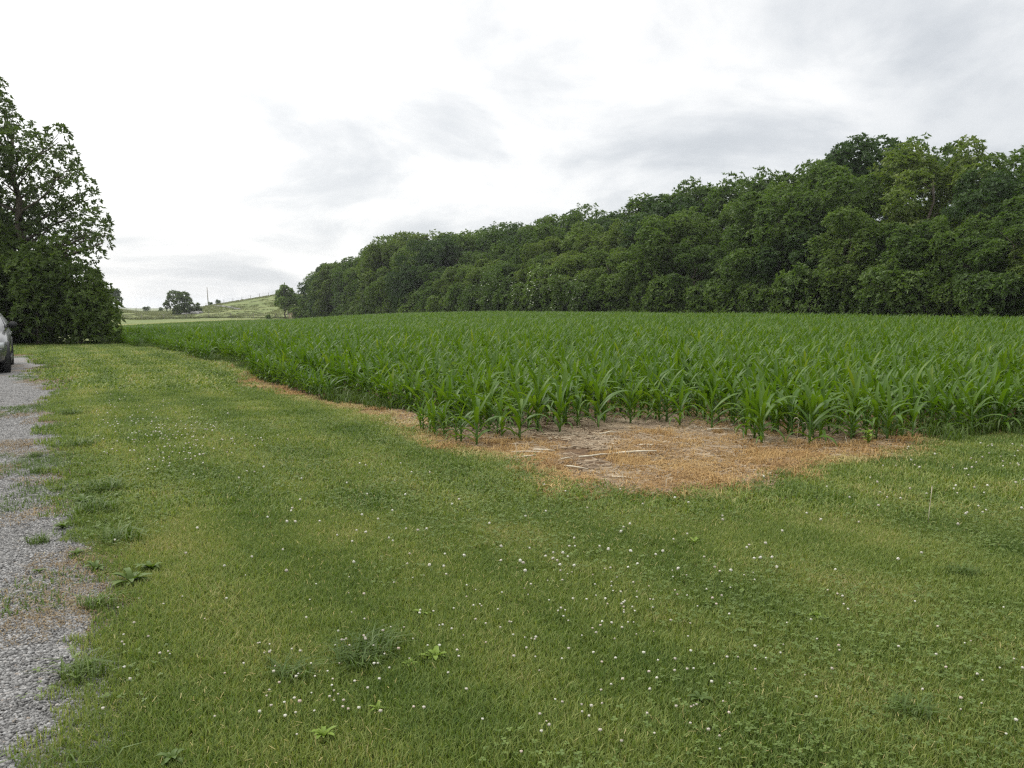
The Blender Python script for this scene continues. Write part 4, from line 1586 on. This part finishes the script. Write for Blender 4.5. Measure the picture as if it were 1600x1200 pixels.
M['paint'] = car_paint()
M['tyre'] = flat_mat('tyre_rubber', (0.018, 0.018, 0.019), 0.85, 0.2, 0.2, 30)
M['rim'] = flat_mat('rim_alloy', (0.45, 0.45, 0.46), 0.35, 0.5, 0.05, 10, metal=0.9)
M['trim'] = flat_mat('black_trim', (0.02, 0.02, 0.021), 0.5, 0.4, 0.1, 20)
M['car_glass'] = flat_mat('car_glass', (0.02, 0.024, 0.026), 0.05, 0.6, 0.05, 5)
M['lamp_glass'] = flat_mat('headlight_lens', (0.55, 0.57, 0.58), 0.12, 0.6, 0.05, 20)
M['plate'] = flat_mat('chrome_trim', (0.6, 0.6, 0.6), 0.2, 0.5, 0.02, 20, metal=1.0)
M['red_lamp'] = flat_mat('tail_lamp', (0.30, 0.015, 0.012), 0.2, 0.5, 0.05, 20)

CL, CW = 4.6, 1.84
front = (0.0, 0.0)
# car axes: local +X is the car's left-right, local -Y is its nose (towards the camera)
cxr, cyr = xy(24.2, -1.54)
car = empty('parked_car', (cxr, cyr, float(ground_z(cxr, cyr))), R(30))
tag(car, 'silver grey car parked on the gravel drive, cut by the left edge', 'car')


def section(y, hw, z0, z1, rnd=0.16, tum=0.06):
    """Rounded body cross-section."""
    pts = []
    zm = (z0 + z1) / 2
    prof = [(-0.70, z0), (-0.96, z0 + 0.10), (-1.0, z0 + 0.25), (-1.0, zm + 0.05), (-0.985, z1 - 0.16), (-0.93, z1 - 0.05), (-0.78, z1), (-0.3, z1 + 0.015)]
    for a, z in prof:
        pts.append((a * hw, y, z))
    for a, z in reversed(prof):
        pts.append((-a * hw, y, z))
    return pts


secs = [(-2.30, 0.62, 0.34, 0.62), (-2.24, 0.76, 0.27, 0.74), (-2.10, 0.84, 0.22, 0.83), (-1.80, 0.895, 0.20, 0.90), (-1.30, 0.915, 0.20, 0.97), (-0.80, 0.92, 0.20, 1.01),
        (0.0, 0.92, 0.20, 1.02), (0.9, 0.92, 0.20, 1.03), (1.6, 0.915, 0.22, 1.04), (2.05, 0.88, 0.25, 1.03), (2.22, 0.82, 0.30, 0.98), (2.30, 0.72, 0.36, 0.90)]
body = link('body', MB().loft([section(*q) for q in secs]).mesh('car_body', M['paint'], True), parent=car)


def cab_ring(y, hw0, z0, hw1, z1):
    return [(-hw0, y, z0), (-hw0 * .985, y, z0 + (z1 - z0) * .3), (-(hw0 * .35 + hw1 * .65), y, z0 + (z1 - z0) * .75), (-hw1, y, z1 - .03), (-hw1 * .8, y, z1),
            (hw1 * .8, y, z1), (hw1, y, z1 - .03), (hw0 * .35 + hw1 * .65, y, z0 + (z1 - z0) * .75), (hw0 * .985, y, z0 + (z1 - z0) * .3), (hw0, y, z0)]


cab = [cab_ring(-1.05, .84, .96, .80, .99), cab_ring(-0.75, .86, .97, .74, 1.20), cab_ring(-0.30, .87, .98, .66, 1.44), cab_ring(0.3, .87, .99, .64, 1.49), cab_ring(1.1, .87, 1.0, .63, 1.48),
       cab_ring(1.7, .85, 1.0, .62, 1.40), cab_ring(2.05, .82, 1.0, .68, 1.12)]
link('cabin', MB().loft(cab).mesh('car_cabin', M['paint'], True), parent=car)


def pane(pts, name='window', mat='car_glass'):
    mb = MB()
    mb.v = [tuple(p) for p in pts]
    mb.f = [tuple(range(len(pts)))]
    me = mb.mesh(name, M[mat])
    o = link(name, me, parent=car)
    md = o.modifiers.new('thick', 'SOLIDIFY')
    md.thickness = 0.012
    return o


pane([(-.70, -1.02, 1.03), (.70, -1.02, 1.03), (.60, -.40, 1.43), (-.60, -.40, 1.43)], 'windscreen')
pane([(-.62, 1.74, 1.40), (.62, 1.74, 1.40), (.70, 2.05, 1.13), (-.70, 2.05, 1.13)], 'rear_window')
for sx in (-1, 1):
    pane([(sx * .874, -0.70, 1.05), (sx * .884, 0.35, 1.05), (sx * .70, 0.33, 1.40), (sx * .715, -0.20, 1.38)], 'side_window')
    pane([(sx * .884, 0.43, 1.05), (sx * .876, 1.40, 1.06), (sx * .70, 1.25, 1.38), (sx * .695, 0.41, 1.40)], 'side_window')
    mb = MB().loft([[(sx * (.55 + .28 * a), -2.265 + .11 * a ** 2, z) for a in (0, .35, .7, 1.0)] for z in (.60, .67, .73)], closed=False, caps=False)
    o = link('headlight', mb.mesh('headlight', M['lamp_glass'], True), parent=car)
    md = o.modifiers.new('thick', 'SOLIDIFY')
    md.thickness = -0.03
    link('tail_lamp', MB().box((sx * .72, 2.24, .86), (.22, .10, .16)).mesh('tail_lamp', M['red_lamp']), parent=car)
    # mirror on a short arm
    mr_ = link('mirror', MB().loft([[(sx * (1.0 + .10 * math.cos(a)), -.62 + d, 1.10 + .085 * math.sin(a)) for a in np.linspace(0, 6.283, 11)[:-1]] for d in (0, .03, .10, .13)]).mesh('mirror', M['trim'], True), parent=car)
    link('arm', MB().box((sx * .90, -.56, 1.06), (.16, .06, .05)).mesh('mirror_arm', M['trim']), parent=mr_)
    link('door_handle', MB().box((sx * .925, .22, .86), (.03, .16, .03)).mesh('door_handle', M['plate']), parent=car)
    link('door_handle', MB().box((sx * .925, 1.22, .87), (.03, .16, .03)).mesh('door_handle', M['plate']), parent=car)
    link('side_sill', MB().box((sx * .915, 0.0, .27), (.05, 2.1, .10)).mesh('side_sill', M['trim']), parent=car)
    for wy in (-1.42, 1.40):
        th = np.linspace(0, 6.283, 25)[:-1]
        arch = MB().loft([[(sx * xx, wy + q * math.cos(a), .34 + q * math.sin(a)) for a in th] for xx, q in ((.80, .39), (.932, .39), (.932, .36), (.80, .36))], caps=False)
        link('wheel_arch', arch.mesh('wheel_arch', M['trim'], True), parent=car)
        wh = empty('wheel', (0, 0, 0))
        wh.parent = car
        wh.location = (sx * .82, wy, .335)
        prof = ((-.115, .20), (-.115, .29), (-.09, .33), (0, .335), (.09, .33), (.115, .29), (.115, .20))
        tm_ = MB().loft([[(a_, q * math.cos(a), q * math.sin(a)) for a in th] for a_, q in prof], caps=False)
        link('tyre', tm_.mesh('tyre', M['tyre'], True), parent=wh)
        rm = MB().loft([[(a_ * sx, q * math.cos(a), q * math.sin(a)) for a in th] for a_, q in ((-.08, .21), (.10, .21), (.085, .185), (.03, .16), (.07, .05), (.085, .04))])
        link('rim', rm.mesh('rim', M['rim'], True), parent=wh)
link('grille', MB().box((0, -2.275, .53), (.92, .07, .12)).mesh('grille', M['trim']), parent=car)
link('lower_grille', MB().box((0, -2.27, .37), (1.15, .08, .10)).mesh('lower_grille', M['trim']), parent=car)

# ------------------------------------------------------------------ straw and broken corn stalks on the patch
M['pale_stalk'] = flat_mat('bleached_stalk', (0.56, 0.50, 0.38), 0.8, 0.2, 0.25, 25)


def stick_mesh(L, r0, bend, seed):
    r = random.Random(seed)
    pts = [(-L / 2, 0, 0), (-L / 6, bend * L * .3, r.uniform(0, .01)), (L / 6, bend * L * .35, r.uniform(0, .012)), (L / 2, 0, 0)]
    return MB().tube(pts, [r0, r0 * .95, r0 * .8, r0 * .5], 5).mesh('straw_stalk', M['pale_stalk'], True)


STK = [(985, 712, 0.55, 8, 'longest pale stalk lying right of centre on the bare patch'), (930, 716, .36, -14, 'pale stalk slanting upward near the middle of the bare patch'),
       (830, 712, .42, 2, 'pale flat stalk near the left end of the bare patch'), (850, 708, .25, -20, 'short pale stalk crossing the flat one near the left of the patch'),
       (815, 718, .30, -4, 'grey stalk lowest at the left end of the bare patch'), (882, 722, .16, -40, 'stubby tilted stalk below the slanting pale one'),
       (1125, 675, .35, -16, 'pale stalk in front of the isolated corn plants'), (1145, 668, .15, -55, 'short stalk poking up before the isolated corn plants'),
       (950, 680, .22, -12, 'small stalk on the orange turf under the corn'), (1010, 700, .2, 10, 'small grey stalk above the longest pale stalk'),
       (900, 735, .25, 25, 'thin stalk on the grey straw below the patch centre'), (975, 752, .22, 4, 'thin stalk near the bottom rim of the bare patch')]
for i, (a, b, L, deg, lab) in enumerate(STK):
    x, y = at(a, b)
    o = link('straw_stalk', stick_mesh(L, 0.011 + 0.004 * (i % 3 == 0), [0.05, -.08, .1][i % 3], i), loc=(float(x), float(y), float(ground_z(x, y)) + 0.03), rot=(0, R(-6 + 4 * (i % 4)), R(-deg)))
    tag(o, lab, 'stalk', 'broken stalks on the bare patch')
for i, (a, b, h, lab) in enumerate(((808, 716, .16, 'thin straw standing upright at the left end of the bare patch'), (976, 763, .14, 'pale straw standing upright at the bottom rim of the bare patch'),
                                    (1245, 690, .26, 'bleached stem with a curled tip standing before the corn'), (1262, 696, .24, 'bleached straight stem beside the curled one before the corn'),
                                    (1450, 818, .22, 'pale seed stalk standing alone in the lawn at the right'), (1325, 702, .14, 'leaning straw at the right end of the bare patch'),
                                    (1040, 770, .12, 'short straw standing near the bottom right rim of the patch'))):
    x, y = at(a, b)
    r = random.Random(i + 50)
    lean = (r.uniform(-.25, .05), r.uniform(-.1, .1))
    pts = [(0, 0, -.02), (lean[0] * h * .4, lean[1] * h * .4, h * .5), (lean[0] * h, lean[1] * h, h)]
    rad = [.003, .0027, .0022]
    if 'curled' in lab:
        pts += [(lean[0] * h - .02, 0, h + .02), (lean[0] * h - .05, 0, h + .015)]
        rad += [.006, .003]
    if 'seed' in lab:
        pts += [(lean[0] * h * 1.1, lean[1] * h * 1.1, h * 1.12), (lean[0] * h * 1.2, lean[1] * h * 1.2, h * 1.3)]
        rad += [.0045, .0015]
    o = link('dry_stem', MB().tube(pts, rad, 5).mesh('dry_stem', M['pale_stalk'], True), loc=(float(x), float(y), float(ground_z(x, y))))
    tag(o, lab, 'stem', 'dry stems standing near the patch')

# ------------------------------------------------------------------ broad-leaved weeds
def weed_leaf_mesh(L, w, el, droop, seed, mat):
    r = random.Random(seed)
    V, Fc = [], []
    x = z = 0
    ang = el
    for i in range(6):
        k = i / 5
        ww = w * math.sin(math.pi * (0.08 + 0.9 * k)) ** 0.8 / 2 * (1 + .35 * r.uniform(-1, 1))
        for e in (-1, 0, 1):
            V.append((x - math.sin(ang) * abs(e) * ww * .3, e * ww, z + math.cos(ang) * abs(e) * ww * .3))
        x += math.cos(ang) * L / 5
        z += math.sin(ang) * L / 5
        ang -= droop / 5
    for i in range(5):
        a = i * 3
        Fc += [(a, a + 3, a + 4, a + 1), (a + 1, a + 4, a + 5, a + 2)]
    return fast_mesh('weed_leaf', np.array(V), np.array(Fc), True, mat)


WLEAF = {m: [weed_leaf_mesh(1.0, .34, R(46 + 9 * i), R(60 + 25 * i), i, M[m]) for i in range(3)] for m in ('weed', 'dandelion')}


def rosette(px_, py_, size, n, mat, label, group='broad-leaved weeds', seed=0, name='weed', stem=0.0):
    x, y = at(px_, py_)
    r = random.Random(seed)
    root = empty(name, (float(x), float(y), float(ground_z(x, y))), r.random() * 6)
    tag(root, label, 'weed', group)
    if stem:
        link('stem', MB().tube([(0, 0, -.02), (.01, 0, stem * .5), (.015, .01, stem)], [.008, .007, .004], 6).mesh('weed_stem', M['stem_red'], True), parent=root)
    n = int(n * 1.5)
    size *= 0.62
    for i in range(n):
        k = size * r.uniform(.55, 1.2)
        link('leaf', r.choice(WLEAF[mat]), parent=root, loc=(0, 0, stem * (0.35 + 0.65 * i / n) + .01), rot=(0, r.uniform(-.3, .2), i * 2.4 + r.uniform(-.3, .3)), scale=(k, k, k))
    return root


M['stem_red'] = flat_mat('reddish_stem', (0.24, 0.11, 0.07), 0.7, 0.2, 0.2, 20)
rosette(1356, 704, .16, 15, 'dandelion', 'yellow-green leafy weed with a reddish stem at the right end of the bare patch', seed=1, stem=.20)
rosette(680, 1034, .12, 9, 'dandelion', 'lime green rosette in the middle of the foreground lawn', seed=2)
rosette(505, 1158, .10, 8, 'dandelion', 'lime green rosette near the bottom of the lawn, left of centre', seed=3)
rosette(660, 966, .09, 7, 'dandelion', 'small lime rosette just above the one in mid lawn', seed=4)
rosette(590, 1115, .07, 7, 'dandelion', 'tiny lime rosette between the two larger ones', seed=5)
rosette(1275, 968, .10, 8, 'dandelion', 'pale green rosette on the right half of the lawn', seed=6)
rosette(1095, 1102, .11, 9, 'weed', 'deep green rosette low on the right half of the lawn', seed=7)
rosette(1085, 852, .09, 7, 'dandelion', 'pale rosette on the lawn below the right side of the bare patch', seed=8)
rosette(205, 915, .19, 14, 'weed', 'big deep green dock growing where lawn meets gravel', seed=9)
rosette(235, 895, .16, 12, 'weed', 'deep green dock behind the big one at the gravel edge', seed=10)
rosette(150, 893, .13, 11, 'weed', 'dark green weed on the gravel left of the big dock', seed=11)
rosette(98, 828, .13, 12, 'weed', 'upright weed clump standing alone in the gravel', seed=12)
rosette(130, 790, .17, 13, 'weed', 'dark weed clump at the gravel edge beside taller grass', seed=13)
rosette(120, 870, .10, 10, 'weed', 'low weed in the gravel above the big dock', seed=14)
rosette(62, 897, .08, 8, 'weed', 'small weed alone in the gravel at the left edge', seed=15)
rosette(270, 1196, .10, 9, 'weed', 'green rosette cut by the bottom edge of the picture', seed=16)
rosette(1585, 675, .22, 20, 'weed', 'dark bushy weed at the corn edge by the right side of the picture', seed=17, stem=.30)
rosette(1570, 668, .20, 18, 'weed', 'dark weed just left of the bushy one at the corn edge', seed=18, stem=.28)
rosette(1400, 694, .14, 12, 'weed', 'green leafy weed under the corn right of the reddish-stemmed one', seed=19, stem=.18)
rosette(640, 1045, .07, 7, 'dandelion', 'tiny lime rosette left of the one in mid lawn', seed=20)

# long grass clumps
CLM = [blades_mesh('grass_clump', 120, 0.09, 0.10, 0.26, 0.007, 0.75, M['weed'], seed=800 + i, curl=0.9) for i in range(3)]
CLUMPS = [(585, 1020, .75, 'dark tuft of longer grass in the middle of the foreground lawn'), (560, 1040, .7, 'dark long grass tuft just left of the mid lawn tuft'), (455, 1060, .6, 'longer grass tuft among flowers on the left of the lawn'),
          (160, 770, 1.0, 'tall grass tuft where the lawn bulges over the gravel'), (150, 805, 1.0, 'long grass tuft below the tall one at the gravel edge'), (190, 850, .9, 'long grass tuft above the dock at the gravel edge'),
          (130, 700, .9, 'rough grass tuft at the gravel edge level with the dense flowers'), (110, 650, .9, 'rough grass tuft far up the gravel edge'), (150, 950, .6, 'thin grass tuft in the gravel below the dock'),
          (60, 740, .6, 'grass tuft alone on the gravel, upper'), (55, 715, .5, 'smallest grass tuft alone on the gravel'), (130, 1060, .6, 'grass tuft on the lowest bulge of lawn into the gravel'), (1225, 745, .6, 'dark grass tuft at the lower right rim of the bare patch'),
          (1420, 1120, .6, 'long grass tuft low on the right of the lawn'), (1500, 900, .55, 'longer grass tuft on the right side of the lawn'), (60, 850, .5, 'grass tuft on the gravel beside the upright weed clump')]
for i, (a, b, k, lab) in enumerate(CLUMPS):
    x, y = at(a, b)
    o = link('grass_clump', CLM[i % 3], loc=(float(x), float(y), float(ground_z(x, y))), rot=(0, 0, i * 1.1), scale=(k * 1.2, k * 1.2, k * .75))
    tag(o, lab, 'grass clump', 'tufts of longer grass')

# ------------------------------------------------------------------ clover flowers
def flower_head_mesh(seed, mat):
    import bmesh
    bm = bmesh.new()
    bmesh.ops.create_icosphere(bm, subdivisions=1, radius=1.0)
    r = random.Random(seed)
    for v in bm.verts:
        v.co *= r.uniform(.8, 1.15)
        if v.co.z < 0:
            v.co.z *= .7
    me = bpy.data.meshes.new('flower_head')
    bm.to_mesh(me)
    bm.free()
    me.materials.append(mat)
    return me


HEADS = [flower_head_mesh(i, M['flower'] if i < 4 else M['flower_pink']) for i in range(6)]
STEMS = [MB().tube([(0, 0, -.02), (.1 * (i - 1), .06, .5), (.2 * (i - 1), .1, 1.0)], [.02, .017, .014], 4).mesh('flower_stem', M['weed'], True) for i in range(3)]
FL = [(250, 690, 60, 22, 130), (200, 650, 60, 18, 40), (330, 700, 80, 25, 30), (180, 610, 60, 12, 20), (520, 1070, 70, 45, 46), (430, 1080, 50, 40, 14), (680, 1000, 90, 45, 26), (830, 985, 100, 45, 44), (960, 985, 60, 40, 34),
      (1060, 920, 80, 40, 24), (1180, 1000, 120, 60, 22), (1050, 1120, 120, 60, 24), (1330, 950, 120, 60, 18), (1500, 760, 80, 40, 36), (1560, 730, 50, 20, 22), (1380, 780, 60, 30, 12), (1540, 1110, 50, 60, 16), (700, 860, 200, 40, 40),
      (900, 900, 120, 30, 24), (500, 760, 120, 40, 18), (130, 1075, 40, 40, 14), (250, 1000, 60, 60, 10), (1000, 800, 250, 20, 14), (450, 900, 150, 60, 14), (900, 1150, 300, 30, 20)]
fp = []
for (a, b, sx, sy, cnt) in FL:
    fp.append(np.stack([rng.normal(a, sx, cnt), rng.normal(b, sy, cnt)], 1))
fp = np.concatenate(fp)
fp = fp[(fp[:, 1] > 585) & (fp[:, 1] < 1215)]
fx, fy = at(fp[:, 0], fp[:, 1])
k = lawn_mask(fx, fy, -0.05) & in_view(fx, fy, .2)
fx, fy = fx[k], fy[k]
o_ = np.argsort(fy)
fx, fy = fx[o_], fy[o_]
fz = ground_z(fx, fy)
nI = min(300, len(fx))
rf = random.Random(3)
for i in range(nI):
    h = rf.uniform(.055, .105)
    q = rf.uniform(.0042, .0078)
    hd = rf.randrange(6) if rf.random() < .45 else rf.randrange(4)
    st_i = rf.randrange(3)
    root = empty('clover_flower', (float(fx[i]), float(fy[i]), float(fz[i])), rf.random() * 6.28)
    tag(root, 'faded pinkish clover flower on a short stem in the lawn' if hd > 3 else 'small round white clover flower on a short stem in the lawn', 'flower', 'clover flowers in the lawn')
    link('stem', STEMS[st_i], parent=root, scale=(.08, .08, h))
    link('flower_head', HEADS[hd], parent=root, loc=(.016 * (st_i - 1), .008, h), scale=(q, q, q * .95))
if len(fx) > nI:
    m = len(fx) - nI
    scatter('far_clover_flowers', np.stack([fx[nI:], fy[nI:], fz[nI:] + .075], 1), np.stack([rng.random(m), rng.random(m), rng.random(m) * 6.28], 1), 0.008 + .004 * rng.random(m),
            rng.integers(0, 4, m), src_collection('flower_source', HEADS[:4]), 'far white clover flowers dotted thickly over the lawn')

# ------------------------------------------------------------------ humid air
HB = bpy.data.materials.new('humid_air')
HB.use_nodes = True
ht = HB.node_tree
ht.nodes.clear()
ho = ht.nodes.new('ShaderNodeOutputMaterial')
pv = ht.nodes.new('ShaderNodeVolumePrincipled')
pv.inputs['Color'].default_value = (0.93, 0.96, 1.0, 1)
pv.inputs['Density'].default_value = 0.0002
pv.inputs['Anisotropy'].default_value = 0.3
ht.links.new(pv.outputs[0], ho.inputs['Volume'])
zmin = float(GZ.min()) - 1.0
hb = MB().box((200, 900, (zmin + 22) / 2), (6400, 6400, 22 - zmin)).mesh('haze', HB)
tag(link('haze', hb), 'thin humid summer air over the fields', kind='stuff')
